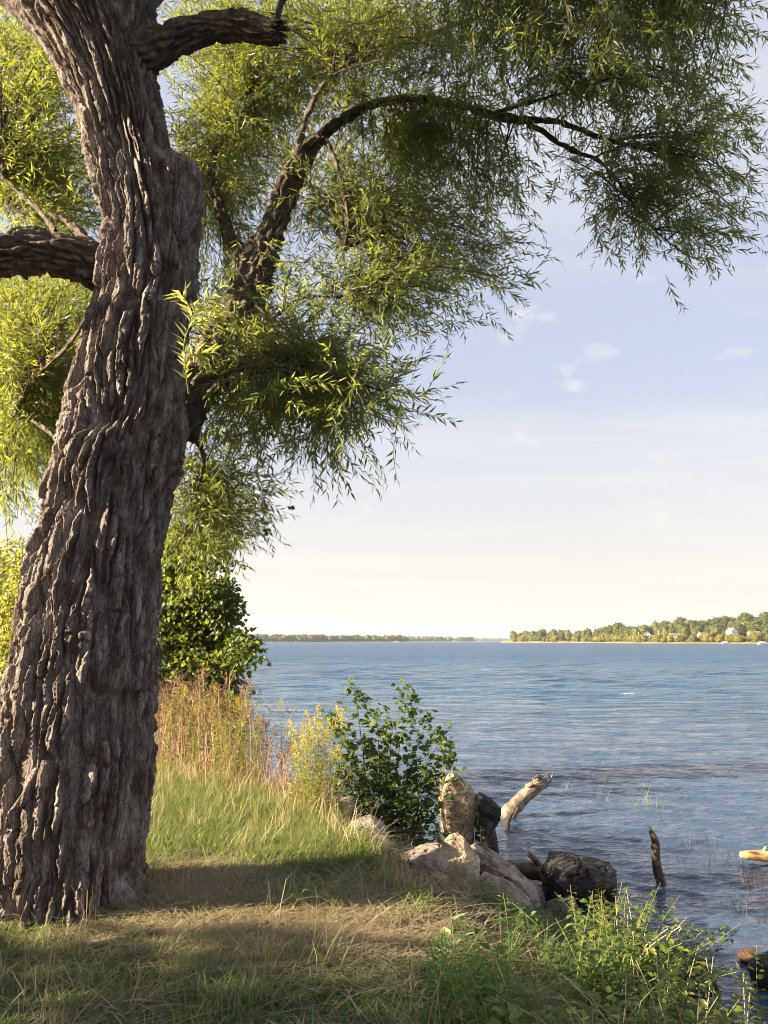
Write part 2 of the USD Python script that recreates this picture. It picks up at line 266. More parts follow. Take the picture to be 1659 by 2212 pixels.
mat('water_surface', {'g': ('geometry', {}), 'm1': ('mapping', {'scale': (1.0, 1.9, 1.0), 'rotation': (0, 0, .45)}), 'm2': ('mapping', {'scale': (.16, .42, 1.0), 'rotation': (0, 0, .3)}), 'm3': ('mapping', {'scale': (.03, .09, 1.0)}), 'm4': ('mapping', {'scale': (.35, 1.1, 1.0), 'rotation': (0, 0, .2)}), 'n4': ('noise_texture', {'scale': 1.0, 'detail': 5.0, 'roughness': .65}), 'foam': ('map_range', {'from_min': .655, 'from_max': .70, 'to_min': 0.0, 'to_max': .7, 'clamp': True}), 'fm': ('math', {'math_type': 'multiply'}), 'cap': ('mix_color', {'b': (.62, .66, .70)}),
    'n1': ('noise_texture', {'scale': 5.0, 'detail': 3.0, 'roughness': .5, 'distortion': .4}), 'n2': ('noise_texture', {'scale': 2.0, 'detail': 4.0, 'roughness': .55}), 'n3': ('noise_texture', {'scale': 1.0, 'detail': 4.0, 'roughness': .6}),
    'len': ('vector_math', {'math_type': 'length'}), 'far': ('map_range', {'from_min': 9.0, 'from_max': 40.0, 'to_min': 0.0, 'to_max': 1.0, 'clamp': True}),
    'b1': ('bump', {'strength': .7, 'distance': .06}), 'b2s': ('math', {'math_type': 'multiply', 'value2': .9}), 'b2': ('bump', {'strength': .8, 'distance': 1.3}), 'ro': ('map_range', {'from_min': 10.0, 'from_max': 120.0, 'to_min': .06, 'to_max': .28, 'clamp': True}), 'sl': ('map_range', {'from_min': 10.0, 'from_max': 120.0, 'to_min': .5, 'to_max': .34, 'clamp': True}),
    'pr': ('rgb_ramp', {'ramp': [(.32, (.008, .040, .092)), (.5, (.011, .052, .115)), (.68, (.018, .070, .140))]}), 'near': ('mix_color', {'a': (.034, .055, .100)}),
    'p': ('principled_bsdf', {'roughness': .07, 'ior': 1.33, 'specular_ior_level': .5})},
    [('g.position', 'm1.vector'), ('g.position', 'm2.vector'), ('g.position', 'm3.vector'), ('m1.vector', 'n1.vector'), ('m2.vector', 'n2.vector'), ('m3.vector', 'n3.vector'), ('g.position', 'len.vector1'), ('len.value', 'far.value'), ('len.value', 'ro.value'), ('ro.result', 'p.roughness'), ('len.value', 'sl.value'), ('sl.result', 'p.specular_ior_level'),
     ('n1.fac', 'b1.height'), ('far.result', 'b2s.value1'), ('b2s.value', 'b2.strength'), ('n2.fac', 'b2.height'), ('b1.normal', 'b2.normal'), ('b2.normal', 'p.normal'),
     ('n3.fac', 'pr.fac'), ('pr.color', 'near.b'), ('far.result', 'near.fac'), ('near.result', 'cap.a'), ('g.position', 'm4.vector'), ('m4.vector', 'n4.vector'), ('n4.fac', 'foam.value'), ('foam.result', 'fm.value1'), ('far.result', 'fm.value2'), ('fm.value', 'cap.fac'), ('cap.result', 'p.base_color')], surface='p.BSDF')
obj('water', (np.stack([X, Y, Z], -1).reshape(-1, 3), grid_faces(len(wy), len(wx))), 'water_surface', smooth=True, kind='structure')

# ---------------------------------------------------------------- the willow: trunk
TYC = 5.05
PROF = [(2075, -45, 306), (2030, -38, 292), (1990, -32, 290), (1940, -30, 297), (1850, -26, 306), (1700, -16, 324), (1600, -2, 331), (1500, 8, 336), (1400, 27, 341), (1300, 47, 344), (1200, 71, 350), (1100, 94, 364), (1040, 104, 384), (1000, 112, 396), (900, 138, 404), (850, 150, 400), (800, 165, 397),
        (700, 190, 408), (600, 214, 424), (500, 222, 416), (440, 213, 402), (400, 205, 393), (370, 198, 384), (340, 188, 375), (315, 181, 368), (290, 175, 362), (200, 145, 346), (150, 120, 336), (100, 84, 330), (50, 40, 330), (0, -6, 340), (-60, -60, 352), (-160, -150, 340), (-280, -270, 270)]
rows = []
for py, l, r in PROF:
    a, b = at_y(l, py, TYC), at_y(r, py, TYC); rows.append((a[2], (a[0] + b[0]) / 2, (b[0] - a[0]) / 2 * .965))
rows = np.array(rows)
from scipy.interpolate import PchipInterpolator
tr_c, tr_r = PchipInterpolator(rows[:, 0], rows[:, 1]), PchipInterpolator(rows[:, 0], rows[:, 2])
def ridges(theta, v, R, cw, ch, seed, width):
    """Flat-topped plates between furrows: cells stretched along the stem. Returns plate height 0..1 and a random number per plate."""
    r = np.random.default_rng(seed); hgt = v.max() - v.min() + 2 * ch; n = int(2 * math.pi * R / cw * hgt / ch)
    st, sv = r.uniform(0, 2 * math.pi, n), r.uniform(v.min() - ch, v.max() + ch, n); k = cw / ch
    emb = lambda t, q: np.stack([R * np.cos(t), R * np.sin(t), q * k], -1)
    dist, idx = cKDTree(emb(st, sv)).query(emb(theta, v), k=2)
    return 1 - np.exp(-((dist[..., 1] - dist[..., 0]) / width) ** 1.5), r.uniform(-1, 1, n)[idx[..., 0]]
def bark(theta, v, R, seed, cw=.066, ch=.55, twist=0.0, knot=None):
    P = np.stack([R * np.cos(theta), R * np.sin(theta), v], -1)
    th = theta + twist * v + (.045 * nz(P * [1, 1, .6], 3, seed, 2) + .030 * nz(P * [1, 1, .8], 9, seed + 1, 2) + .020 * nz(P * [1, 1, .7], 30, seed + 3, 2)) / R
    vv = v + .12 * nz(P, 9, seed + 2, 2)
    if knot is not None:
        kt, kv = knot; du, dv = (theta - kt) * R, v - kv; e = np.exp(-(du / .26) ** 2 - ((dv + .03) / .30) ** 2); sw = .35 * e
        ru, rv = du * np.cos(sw) - dv * np.sin(sw), du * np.sin(sw) + dv * np.cos(sw); th = th + (ru - du) / R + e * .55 * du / R; vv = vv + (rv - dv) + e * .6 * np.abs(du)
    p1, c1 = ridges(th, vv, R, cw, ch, seed + 5, .022); p2, c2 = ridges(th + 1.1, vv, R, cw * .70, ch * .22, seed + 6, .005)
    h = .072 * (np.clip(p1 * 1.35, 0, 1) - 1) + p1 * (.016 * c1 + .020 * (p2 - 1) + .019 * c2) - .024 * np.abs(nz(P * [1, 1, .5], 30, seed + 7, 3)) + .010 * nz(P, 85, seed + 12, 2) + .010 * nz(P, 4, seed + 8, 2)
    if knot is not None:
        h1 = np.exp(-((du + .04) / .10) ** 2 - ((dv - .05) / .07) ** 2); h2 = np.exp(-((du - .09) / .07) ** 2 - ((dv + .05) / .09) ** 2); e2 = np.exp(-(du / .22) ** 2 - (dv / .17) ** 2)
        h = h - .10 * h1 - .06 * h2 + e2 * (.030 + .11 * (np.abs(nz(P, 15, seed + 9, 3)) - .12))
    return h
nv, nt = 900, 390
zz = np.linspace(-.28, rows[-1, 0], nv); th = np.arange(nt) * 2 * math.pi / nt
TH, ZZ = np.meshgrid(th, zz)
kp = at_y(300, 950, TYC); knot = (math.atan2(-.95, .22) % (2 * math.pi), kp[2])
R0 = tr_r(ZZ); pts = np.stack([np.cos(TH), np.sin(TH), ZZ], -1)
hb = bark(TH, ZZ, .42, 40, knot=knot)
hb *= np.clip((rows[-1, 0] - ZZ) / .3, 0, 1)
zb0, zb1 = at_y(430, 335, TYC)[2], at_y(430, 590, TYC)[2]; ba = np.angle(np.exp(1j * (TH + .15)))
burl = .17 * np.exp(-(ba / .55) ** 2) * smooth(ZZ, zb1, zb1 + .72 * (zb0 - zb1)) * (1 - smooth(ZZ + .07 * nz(np.stack([TH * 3, ZZ * 4, 0 * ZZ], -1), 1, 66, 2), zb0 - .13, zb0 + .03))
flare = .10 * np.exp(-np.clip(ZZ + .1, 0, 9) / .17) * (1 + .9 * np.sin(TH * 5 + 1.2) + .4 * np.sin(TH * 11))
RR = R0 + hb + .012 + burl + flare
TV = np.stack([tr_c(ZZ) + RR * np.cos(TH), TYC + RR * np.sin(TH), ZZ], -1).reshape(-1, 3)
TF = tri(grid_faces(nv, nt, True)); TV = np.vstack([TV, [[tr_c(zz[-1]), TYC, zz[-1] + .1]]]); k = np.arange(nt); e = (nv - 1) * nt
TF = np.vstack([TF, np.stack([e + k, e + (k + 1) % nt, np.full(nt, nv * nt)], 1)])
willow = thing('willow_tree', label='huge old willow with deeply furrowed leaning trunk and overhanging leafy crown', cat='tree')
obj('trunk', (TV, TF), 'bark', willow, smooth=True)

def limb(pts, name='limb', sides=72, res=.016, amp=1.0, cw=.05, ch=.22, seed=60, parent=willow, material='limb_bark', label=None, rag=0.0):
    """pts: survey px, py, Y, width in survey pixels"""
    q = []
    for px, py, Yd, w in pts:
        p = at_y(px, py, Yd); q.append([*p, w / 2 * mpp(p)])
    q = np.array(q); L = np.linalg.norm(np.diff(q[:, :3], axis=0), axis=1).sum(); n = max(12, int(L / res)); s = spline(q, n)
    t, a, b = frames(s[:, :3]); th = np.arange(sides) * 2 * math.pi / sides; TH, V = np.meshgrid(th, np.linspace(0, L, n)); R = max(.03, q[:, 3].mean())
    h = bark(TH, V, R, seed, cw, ch) * amp * np.clip(s[:, 3:4] / .09, .15, 1) * .75
    RR = s[:, 3:4] + h
    v = (s[:, None, :3] + RR[..., None] * (np.cos(th)[None, :, None] * a[:, None] + np.sin(th)[None, :, None] * b[:, None]))
    if rag: v[-6:] += (t[-1] * rag) * (r2.uniform(-1, 1, (1, sides, 1)) * np.linspace(0, 1, 6)[:, None, None])
    v = np.vstack([v.reshape(-1, 3), s[-1:, :3] - (t[-1:] * .02 if rag else 0)]); f = tri(grid_faces(n, sides, True)); k = np.arange(sides); e = (n - 1) * sides
    f = np.vstack([f, np.stack([e + k, e + (k + 1) % sides, np.full(sides, n * sides)], 1)])
    if name: obj(name, (v, f), material, parent, smooth=True, label=label)
    return s
LIMB = {}
LIMB['left'] = limb([(300, 600, 5.1, 150), (222, 578, 5.08, 118), (150, 553, 5.0, 104), (70, 545, 4.95, 104), (0, 552, 4.9, 102), (-120, 540, 4.8, 98), (-330, 470, 4.6, 84), (-560, 330, 4.3, 60)], sides=110, res=.011, seed=61)
LIMB['stub'] = limb([(255, 120, 5.0, 110), (330, 108, 4.95, 92), (390, 80, 4.9, 76), (460, 58, 4.85, 70), (530, 58, 4.8, 66), (585, 66, 4.78, 60), (600, 68, 4.76, 54)], sides=90, res=.012, seed=62, rag=.08, amp=.55, label='thick broken limb ending in a ragged stub')
LIMB['stubtwig'] = limb([(590, 75, 4.78, 22), (603, 30, 4.7, 20), (622, -40, 4.6, 18), (650, -130, 4.5, 15)], sides=16, res=.03, seed=63)
LIMB['back'] = limb([(300, 1010, 5.2, 70), (360, 930, 5.45, 100), (420, 840, 5.8, 112), (466, 772, 6.05, 112), (508, 710, 6.3, 106), (535, 640, 6.4, 98), (562, 560, 6.4, 82), (590, 490, 6.45, 60), (612, 430, 6.5, 54), (632, 375, 6.5, 58), (655, 340, 6.5, 46), (690, 300, 6.45, 32), (735, 262, 6.4, 26), (800, 228, 6.4, 21), (870, 213, 6.4, 19), (950, 220, 6.4, 18), (1040, 240, 6.4, 19), (1110, 258, 6.4, 22), (1150, 262, 6.4, 21)], sides=80, res=.014, seed=64)
LIMB['arc1'] = limb([(1140, 262, 6.4, 24), (1190, 262, 6.35, 18), (1240, 275, 6.3, 15), (1310, 300, 6.2, 12), (1400, 322, 6.1, 9), (1500, 340, 6.0, 6)], sides=14, res=.03, seed=65)
LIMB['arc2'] = limb([(1140, 266, 6.4, 20), (1180, 290, 6.4, 15), (1230, 322, 6.35, 13), (1290, 346, 6.3, 10), (1340, 400, 6.3, 9), (1390, 470, 6.2, 8), (1440, 520, 6.1, 5), (1500, 560, 6.0, 4)], sides=14, res=.03, seed=66)
LIMB['arc3'] = limb([(1060, 246, 6.4, 16), (1130, 225, 6.2, 11), (1220, 200, 6.0, 9), (1320, 170, 5.8, 6), (1420, 140, 5.6, 4)], sides=12, res=.03, seed=67)
LIMB['fork'] = limb([(560, 590, 6.4, 60), (520, 545, 6.6, 46), (490, 500, 6.8, 38), (470, 440, 7.0, 30), (455, 380, 7.2, 24), (480, 300, 7.4, 18), (520, 220, 7.5, 14), (580, 140, 7.5, 9)], sides=32, res=.022, seed=68)
LIMB['droop'] = limb([(700, 296, 6.45, 18), (725, 350, 6.4, 13), (745, 430, 6.3, 12), (752, 500, 6.3, 10), (742, 545, 6.3, 10), (748, 600, 6.3, 7), (752, 640, 6.3, 5)], sides=12, res=.03, seed=69)
LIMB['low'] = limb([(470, 800, 6.05, 30), (540, 735, 6.1, 17), (600, 680, 6.1, 12), (660, 640, 6.1, 11), (730, 640, 6.1, 9), (800, 615, 6.1, 7), (860, 560, 6.1, 5)], sides=12, res=.03, seed=70)
LIMB['lowright'] = limb([(405, 950, 5.6, 46), (450, 860, 5.6, 22), (490, 810, 5.5, 17), (560, 790, 5.4, 13), (660, 800, 5.3, 10), (780, 830, 5.2, 7), (880, 860, 5.1, 4)], sides=14, res=.03, seed=71)
LIMB['hang'] = limb([(430, 960, 5.9, 30), (440, 1010, 6.2, 15), (425, 1060, 6.4, 12), (405, 1140, 6.6, 9), (395, 1175, 6.6, 6)], sides=12, res=.03, seed=72)
LIMB['overhead'] = limb([(240, -60, 5.0, 130), (420, -190, 4.9, 95), (700, -260, 4.8, 70), (1000, -240, 4.9, 52), (1250, -170, 4.9, 36), (1480, -90, 4.9, 22), (1620, -20, 4.9, 12)], sides=40, res=.03, seed=73)
LIMB['topleft'] = limb([(0, -100, 5.05, 190), (-160, -330, 5.0, 130), (-380, -560, 4.8, 90), (-600, -760, 4.4, 50)], sides=48, res=.03, seed=74)
LIMB['topback'] = limb([(150, -120, 5.2, 160), (300, -380, 5.7, 110), (560, -560, 6.4, 70), (800, -640, 7.0, 30)], sides=40, res=.03, seed=75)
LIMB['upper'] = limb([(640, 350, 6.5, 26), (700, 180, 6.8, 18), (800, 110, 7.0, 14), (920, 75, 7.0, 11), (1080, 20, 6.8, 8), (1200, -20, 6.6, 5)], sides=14, res=.03, seed=76)
LIMB['leftrise'] = limb([(215, 545, 5.25, 34), (165, 495, 5.6, 22), (110, 463, 6.0, 17), (50, 455, 6.4, 14), (-30, 430, 6.8, 10)], sides=14, res=.025, seed=77)
LIMB['leftrise2'] = limb([(120, 500, 5.1, 20), (60, 430, 5.6, 14), (0, 380, 6.0, 11), (-60, 320, 6.2, 8)], sides=12, res=.025, seed=78)
LIMB['leftdown'] = limb([(200, 670, 5.2, 24), (170, 715, 5.4, 14), (130, 765, 5.7, 12), (80, 815, 6.0, 9), (30, 900, 6.3, 6)], sides=12, res=.025, seed=79)
LIMB['leftlow'] = limb([(160, 1000, 5.3, 22), (120, 945, 5.8, 14), (80, 915, 6.2, 12), (40, 885, 6.6, 9), (-20, 830, 7.0, 6)], sides=12, res=.025, seed=80)
# ---------------------------------------------------------------- leaves and sprigs
def lens(L, w, droop=.12, fold=.25):
    """One lanceolate leaf along +x, 4 triangles, folded on its midrib."""
    v = np.array([[0, 0, 0], [.36 * L, w / 2, fold * w - droop * .12 * L], [.36 * L, 0, -droop * .12 * L], [.36 * L, -w / 2, fold * w - droop * .12 * L], [L, 0, -droop * L]])
    return v, np.array([[0, 2, 1], [0, 3, 2], [1, 2, 4], [2, 3, 4]])
def ovate(L, w, droop=.15, fold=.2):
    v = np.array([[0, 0, 0], [.22 * L, .42 * w, fold * .42 * w], [.55 * L, .5 * w, fold * .5 * w - .03 * L], [L, 0, -droop * L], [.55 * L, -.5 * w, fold * .5 * w - .03 * L], [.22 * L, -.42 * w, fold * .42 * w], [.4 * L, 0, -.02 * L]])
    return v, np.array([[6, 0, 5], [6, 5, 4], [6, 4, 3], [6, 3, 2], [6, 2, 1], [6, 1, 0]])
def place(v, p, d, up=(0, 0, 1.0), roll=0.0):
    d = np.asarray(d, float) / (np.linalg.norm(d) + 1e-9); y = np.cross(up, d)
    if np.linalg.norm(y) < 1e-3: y = np.array([0, 1.0, 0])
    y /= np.linalg.norm(y); z = np.cross(d, y); c, s = math.cos(roll), math.sin(roll)
    return np.asarray(v) @ np.stack([d, y * c + z * s, z * c - y * s], 0) + p
def sprig(r, L=.46, n=18, leaf=(.10, .0135), droop=.25, ang=50, stem_r=.0022, bare=.05):
    """Leafy willow shoot along +x: returns (leaves MB, stem MB)."""
    lv, sm = MB(), MB(); t = np.linspace(0, 1, 7); side = r.normal(0, .10)
    c = np.stack([L * t, side * L * t ** 2, -droop * L * t ** 2 + .02 * np.sin(t * 5 + r.uniform(0, 6))], 1)
    sm.tube(c, stem_r * (1.1 - .75 * t), 3, False)
    for i in range(n):
        u = bare + (1 - bare) * (i + r.uniform(-.3, .3)) / n; u = min(max(u, 0), .995); k = u * 6; a = int(k); f = k - a; p = c[a] * (1 - f) + c[min(a + 1, 6)] * f; d = c[min(a + 1, 6)] - c[a]; d /= np.linalg.norm(d)
        s = 1 if i % 2 else -1; an = math.radians(ang + r.normal(0, 14)) * (1 - .55 * u); az = r.normal(0, .7)
        o = np.array([0, s * math.cos(az), math.sin(az)]); dd = d * math.cos(an) + o * math.sin(an) + np.array([0, 0, -.12])
        sz = r.uniform(.75, 1.15) * (1 - .35 * u ** 3)
        v, fc = lens(leaf[0] * sz, leaf[1] * sz * r.uniform(.85, 1.2), r.uniform(.02, .3)); lv.add(place(v, p, dd, roll=r.normal(0, .7)), fc)
    return lv, sm
rs = np.random.default_rng(21)
def merged(a, b):
    m = MB(); m.add(*a.mesh()); m.add(*b.mesh()); return m.mesh()
SPRIG = [merged(*sprig(rs, rs.uniform(.34, .52), int(rs.integers(13, 18)), (rs.uniform(.09, .115), .0165), rs.uniform(-.1, .28))) for _ in range(8)]
# foliage masses of the crown: survey px, py, half width, half height, nearest and farthest Y, branches, sprigs on each, limb that carries them, pull downwards
MASS = [
 (60, 290, 110, 190, 6.0, 9.5, 16, 30, 'leftrise2', .1), (150, 420, 70, 70, 5.8, 8, 7, 26, 'leftrise', .1), (40, 120, 110, 100, 5.5, 9.5, 10, 30, 'leftrise2', .1), (-100, 200, 110, 200, 5.8, 8.5, 7, 26, 'leftrise2', .1),
 (60, 740, 120, 110, 6.0, 9, 14, 30, 'leftdown', .5), (120, 690, 80, 60, 5.8, 8, 7, 26, 'leftdown', .4), (50, 930, 95, 100, 6.2, 9.5, 13, 28, 'leftlow', .6), (100, 850, 60, 60, 6, 8, 6, 26, 'leftlow', .5), (20, 1060, 70, 40, 6.2, 8.5, 4, 16, 'leftlow', .8), (20, 1140, 60, 40, 6.2, 8.5, 2, 12, 'leftlow', .9),
 (470, 180, 130, 120, 6.8, 10, 20, 32, 'fork', .2), (420, 320, 70, 90, 6.8, 9.5, 9, 30, 'fork', .2), (560, 330, 110, 100, 6.9, 9.5, 16, 32, 'fork', .2), (640, 170, 140, 120, 6.9, 9.5, 20, 32, 'upper', .2), (440, 40, 100, 60, 6.5, 9.5, 9, 30, 'fork', .1), (600, 20, 140, 50, 6.5, 9, 9, 30, 'upper', .1),
 (820, 200, 90, 50, 5.6, 6.3, 4, 24, 'back', .4), (960, 225, 80, 40, 5.6, 6.3, 3, 22, 'back', .45), (560, 640, 30, 40, 5.7, 6.2, 2, 18, 'back', .3),
 (90, 640, 100, 60, 6.5, 9.5, 9, 30, 'leftdown', .3), (150, 860, 60, 80, 6.2, 9.0, 8, 28, 'leftlow', .5), (40, 1030, 80, 60, 6.5, 9.5, 8, 26, 'leftlow', .8), (100, 1000, 40, 60, 6.5, 9, 4, 24, 'leftlow', .7), (120, 360, 80, 80, 6.2, 9.5, 8, 30, 'leftrise', .2),
 (410, 430, 60, 70, 7.0, 9.0, 9, 28, 'fork', .3), (490, 590, 50, 70, 6.9, 8.2, 9, 26, 'fork', .2), (470, 690, 50, 60, 6.6, 7.6, 7, 24, 'lowright', .1), (1180, 350, 60, 30, 6.1, 6.6, 2, 18, 'arc2', .6),
 (470, 440, 60, 60, 6.9, 9.0, 8, 26, 'fork', .3), (760, 370, 110, 80, 6.3, 8, 10, 28, 'back', .35), (690, 440, 70, 60, 6.3, 8.0, 8, 28, 'droop', .4), (830, 470, 90, 70, 6.0, 7.5, 12, 30, 'droop', .4), (820, 320, 110, 70, 6.2, 7.5, 11, 28, 'back', .35),
 (780, 120, 120, 90, 6.2, 8.5, 14, 30, 'upper', .2), (900, 130, 130, 100, 5.6, 8, 16, 30, 'upper', .25), (930, 300, 90, 60, 6, 7, 8, 26, 'back', .4), (870, 30, 120, 40, 5.8, 8, 8, 28, 'upper', .1),
 (1060, 130, 110, 90, 4.9, 6.6, 15, 28, 'overhead', .5), (1180, 80, 130, 80, 4.6, 6.2, 18, 28, 'overhead', .5), (1320, 60, 120, 70, 4.5, 6.0, 16, 28, 'overhead', .4), (1300, 180, 100, 70, 4.8, 6.2, 12, 26, 'arc3', .2), (1420, 140, 80, 70, 4.7, 6, 10, 24, 'overhead', .4), (1490, 60, 60, 60, 4.6, 5.6, 6, 20, 'overhead', .3), (1150, 190, 80, 40, 5.6, 6.6, 5, 22, 'arc3', .3), (1510, 140, 40, 40, 4.8, 5.6, 3, 16, 'overhead', .3), (1060, 30, 110, 40, 4.8, 6.4, 7, 28, 'overhead', .5),
 (1420, 300, 110, 60, 5.6, 6.5, 7, 22, 'arc1', .25), (1540, 330, 80, 70, 5.5, 6.3, 7, 20, 'arc1', .25), (1480, 400, 110, 60, 5.6, 6.5, 6, 22, 'arc2', .3), (1420, 460, 70, 50, 5.7, 6.4, 7, 24, 'arc2', .35), (1520, 490, 70, 40, 5.6, 6.3, 7, 22, 'arc2', .25), (1600, 400, 40, 60, 5.5, 6.2, 5, 20, 'arc1', .25), (1330, 390, 40, 40, 5.9, 6.4, 3, 16, 'arc2', .5), (1310, 460, 20, 30, 6, 6.3, 1, 12, 'arc2', .9), (1500, 240, 80, 50, 5.2, 6.2, 6, 22, 'arc3', .2),
 (960, 540, 110, 60, 5.9, 7, 12, 28, 'droop', .4), (1080, 470, 60, 60, 5.8, 6.8, 6, 22, 'back', .4), (1020, 380, 60, 60, 6, 6.8, 5, 24, 'back', .5), (930, 440, 90, 60, 6, 7.2, 9, 28, 'back', .4), (1090, 560, 60, 50, 5.8, 6.8, 6, 22, 'low', .2), (1110, 620, 45, 30, 5.8, 6.6, 2, 18, 'low', .3),
 (840, 620, 90, 50, 5.9, 6.8, 9, 26, 'low', .2), (940, 640, 70, 40, 5.9, 6.8, 6, 24, 'low', .25), (720, 590, 100, 50, 5.9, 7.5, 5, 20, 'low', .2), (640, 680, 70, 40, 6, 7.5, 4, 18, 'low', .2), (800, 700, 60, 30, 5.8, 6.6, 4, 20, 'low', .4), (980, 700, 30, 20, 5.8, 6.4, 1, 14, 'low', .4),
 (560, 800, 100, 60, 5.2, 6.6, 13, 28, 'lowright', .2), (680, 840, 110, 60, 4.9, 6.2, 14, 28, 'lowright', .2), (800, 870, 70, 45, 4.8, 5.8, 8, 24, 'lowright', .3), (540, 900, 90, 60, 5.2, 6.8, 12, 28, 'lowright', .4), (660, 940, 80, 35, 5, 6, 7, 24, 'lowright', .4), (470, 950, 40, 60, 5.9, 6.8, 6, 24, 'hang', .4), (620, 760, 90, 40, 5.4, 6.6, 7, 24, 'lowright', .1), (500, 700, 40, 60, 5.9, 6.3, 4, 20, 'lowright', .0),
 (470, 1060, 75, 60, 6.2, 8, 10, 26, 'hang', .8), (430, 1150, 60, 50, 6.4, 8.2, 8, 24, 'hang', .95), (520, 1080, 50, 40, 6.2, 7.4, 4, 18, 'hang', .9),
 # out of the picture above and to the left: the rest of the crown
 (300, -380, 420, 220, 4.0, 9.0, 16, 34, 'topback', .1), (-300, -250, 260, 260, 3.2, 7.5, 13, 34, 'topleft', .1), (850, -300, 420, 170, 3.6, 8.0, 12, 32, 'overhead', .2)]
NP, branches = [], 0
P_, D_, BR = [], [], []
for px, py, rx, ry, y0, y1, nb, ns, lm, down in MASS:
    rx, ry, ns, y1 = rx * 1.22, ry * 1.22, int(ns * .62), y1 + .4
    nb = int(nb * (2.0 if px < 210 else 1.45 if px < 720 and py < 480 else 1.15 if px < 720 else 1.0) + .5)
    C = LIMB[lm][:, :3]; C = C[len(C) // 3:]
    for b in range(nb):
        a, q = rs.uniform(0, 6.283), math.sqrt(rs.uniform(0, 1)); e = at_y(px + rx * q * math.cos(a), py + ry * q * math.sin(a), rs.uniform(y0, y1))
        d = np.linalg.norm(C - e - [0, 0, .3], axis=1); s = C[np.argsort(d)[min(len(d) - 1, int(rs.integers(0, 25)))]]
        ln = np.linalg.norm(e - s); m = (s + e) / 2 + np.array([rs.normal(0, .08), rs.normal(0, .08), (.10 + .30 * down) * ln])
        c = bezier(s, m, e, 12); c[1:] += np.cumsum(rs.normal(0, .012 * ln / 3, (11, 3)), 0)
        r0 = .005 + .0045 * min(ln, 3.0)
        BR.append(tube(c, np.linspace(r0, .0022, 12), 5, False)); branches += 1
        u = 1 - rs.uniform(0, 1, ns) ** 1.0 * min(.95, .75 / max(ln, .4) + .25); k = u * 11; i = np.minimum(k.astype(int), 10); p = c[i] + (c[i + 1] - c[i]) * (k - i)[:, None]
        t = c[i + 1] - c[i]; t /= np.linalg.norm(t, axis=1, keepdims=True)
        dr = t * .8 + rs.normal(0, .62, (ns, 3)) + np.array([.30, -.05, .02 - .55 * down]); P_.append(p + rs.normal(0, .13, (ns, 3)) * [1, 1, .8]); D_.append(dr)
for C0, C1, nb, lm in (((-2.6, 3.2, 7.9), (2.2, 1.3, 1.2), 34, 'topleft'), ((.2, 3.6, 8.0), (2.2, 1.3, 1.1), 26, 'overhead'), ((-4.2, 4.4, 7.2), (1.2, 1.0, .9), 14, 'topleft')):
    C = LIMB[lm][:, :3]     # the crown above the picture, over the lawn
    for b in range(nb):
        e = np.array(C0) + rs.uniform(-1, 1, 3) * C1; s = C[int(rs.integers(len(C) // 2, len(C)))]; c = bezier(s, (s + e) / 2 + [0, 0, .5], e, 12); BR.append(tube(c, np.linspace(.02, .0022, 12), 5, False)); branches += 1
        ns = 26; u = 1 - rs.uniform(0, 1, ns) * .7; k = u * 11; i = np.minimum(k.astype(int), 10); p = c[i] + (c[i + 1] - c[i]) * (k - i)[:, None]; P_.append(p + rs.normal(0, .22, (ns, 3))); D_.append(rs.normal(0, 1, (ns, 3)) + [.3, 0, -.2])
bd = [np.dot(b[0].mean(0) - EYE, FWD) if abs(np.dot(b[0][-1] - EYE, RIGHT)) < TX * np.dot(b[0][-1] - EYE, FWD) else 99 for b in BR]; od = np.argsort(bd); fb = MB()
for i in od[:290]: obj('branch', BR[i], 'twig_bark', willow)
for i in od[290:]: fb.add(*BR[i])
obj('fine_branches', fb.mesh(), 'twig_bark', willow, kind='stuff')
P_, D_ = np.vstack(P_), np.vstack(D_); N = len(P_); idx = rs.integers(0, len(SPRIG), N); scl = rs.uniform(.75, 1.15, N)
R_ = basis(D_, (0.02, 0.01, 1.0)) @ Rot.from_euler('x', rs.normal(0, .9, N)).as_matrix()
# the 300 shoots that show largest are parts of their own, the rest one mass
rel = P_ + R_[:, :, 0] * .2 - EYE; dep = rel @ FWD; sx, sy = rel @ RIGHT / dep / TX, rel @ UP / dep / TY_
show = np.where((np.abs(sx) < .98) & (np.abs(sy) < .98) & (dep > 0), scl / dep, -1); big = np.argsort(-show)[:300]; rest = np.setdiff1d(np.arange(N), big)
for i in big:
    v, f = SPRIG[idx[i]]; obj('leafy_twig', (v * scl[i] @ R_[i].T + P_[i], f), 'willow_leaf', willow)
instancer('foliage', [(m, 'willow_leaf', False) for m in SPRIG], P_[rest], R_[rest], scl[rest], idx[rest], willow, kind='stuff')
print('willow branches', branches, 'sprigs', N)
# sunlit shoots in front of the trunk, laid along their own stems
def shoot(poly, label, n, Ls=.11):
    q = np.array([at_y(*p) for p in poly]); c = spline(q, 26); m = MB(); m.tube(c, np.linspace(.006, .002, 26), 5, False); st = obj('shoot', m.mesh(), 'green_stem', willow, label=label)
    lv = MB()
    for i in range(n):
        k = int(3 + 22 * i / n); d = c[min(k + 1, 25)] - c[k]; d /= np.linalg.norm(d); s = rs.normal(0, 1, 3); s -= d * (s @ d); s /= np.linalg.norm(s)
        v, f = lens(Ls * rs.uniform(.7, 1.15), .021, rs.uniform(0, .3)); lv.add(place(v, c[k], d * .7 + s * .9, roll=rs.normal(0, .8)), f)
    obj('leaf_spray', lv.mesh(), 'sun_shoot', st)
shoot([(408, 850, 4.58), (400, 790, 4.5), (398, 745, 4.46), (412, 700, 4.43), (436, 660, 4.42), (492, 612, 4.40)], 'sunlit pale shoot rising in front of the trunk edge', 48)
shoot([(412, 705, 4.43), (450, 688, 4.40), (484, 674, 4.38)], 'short sunlit side shoot beside the trunk', 22)
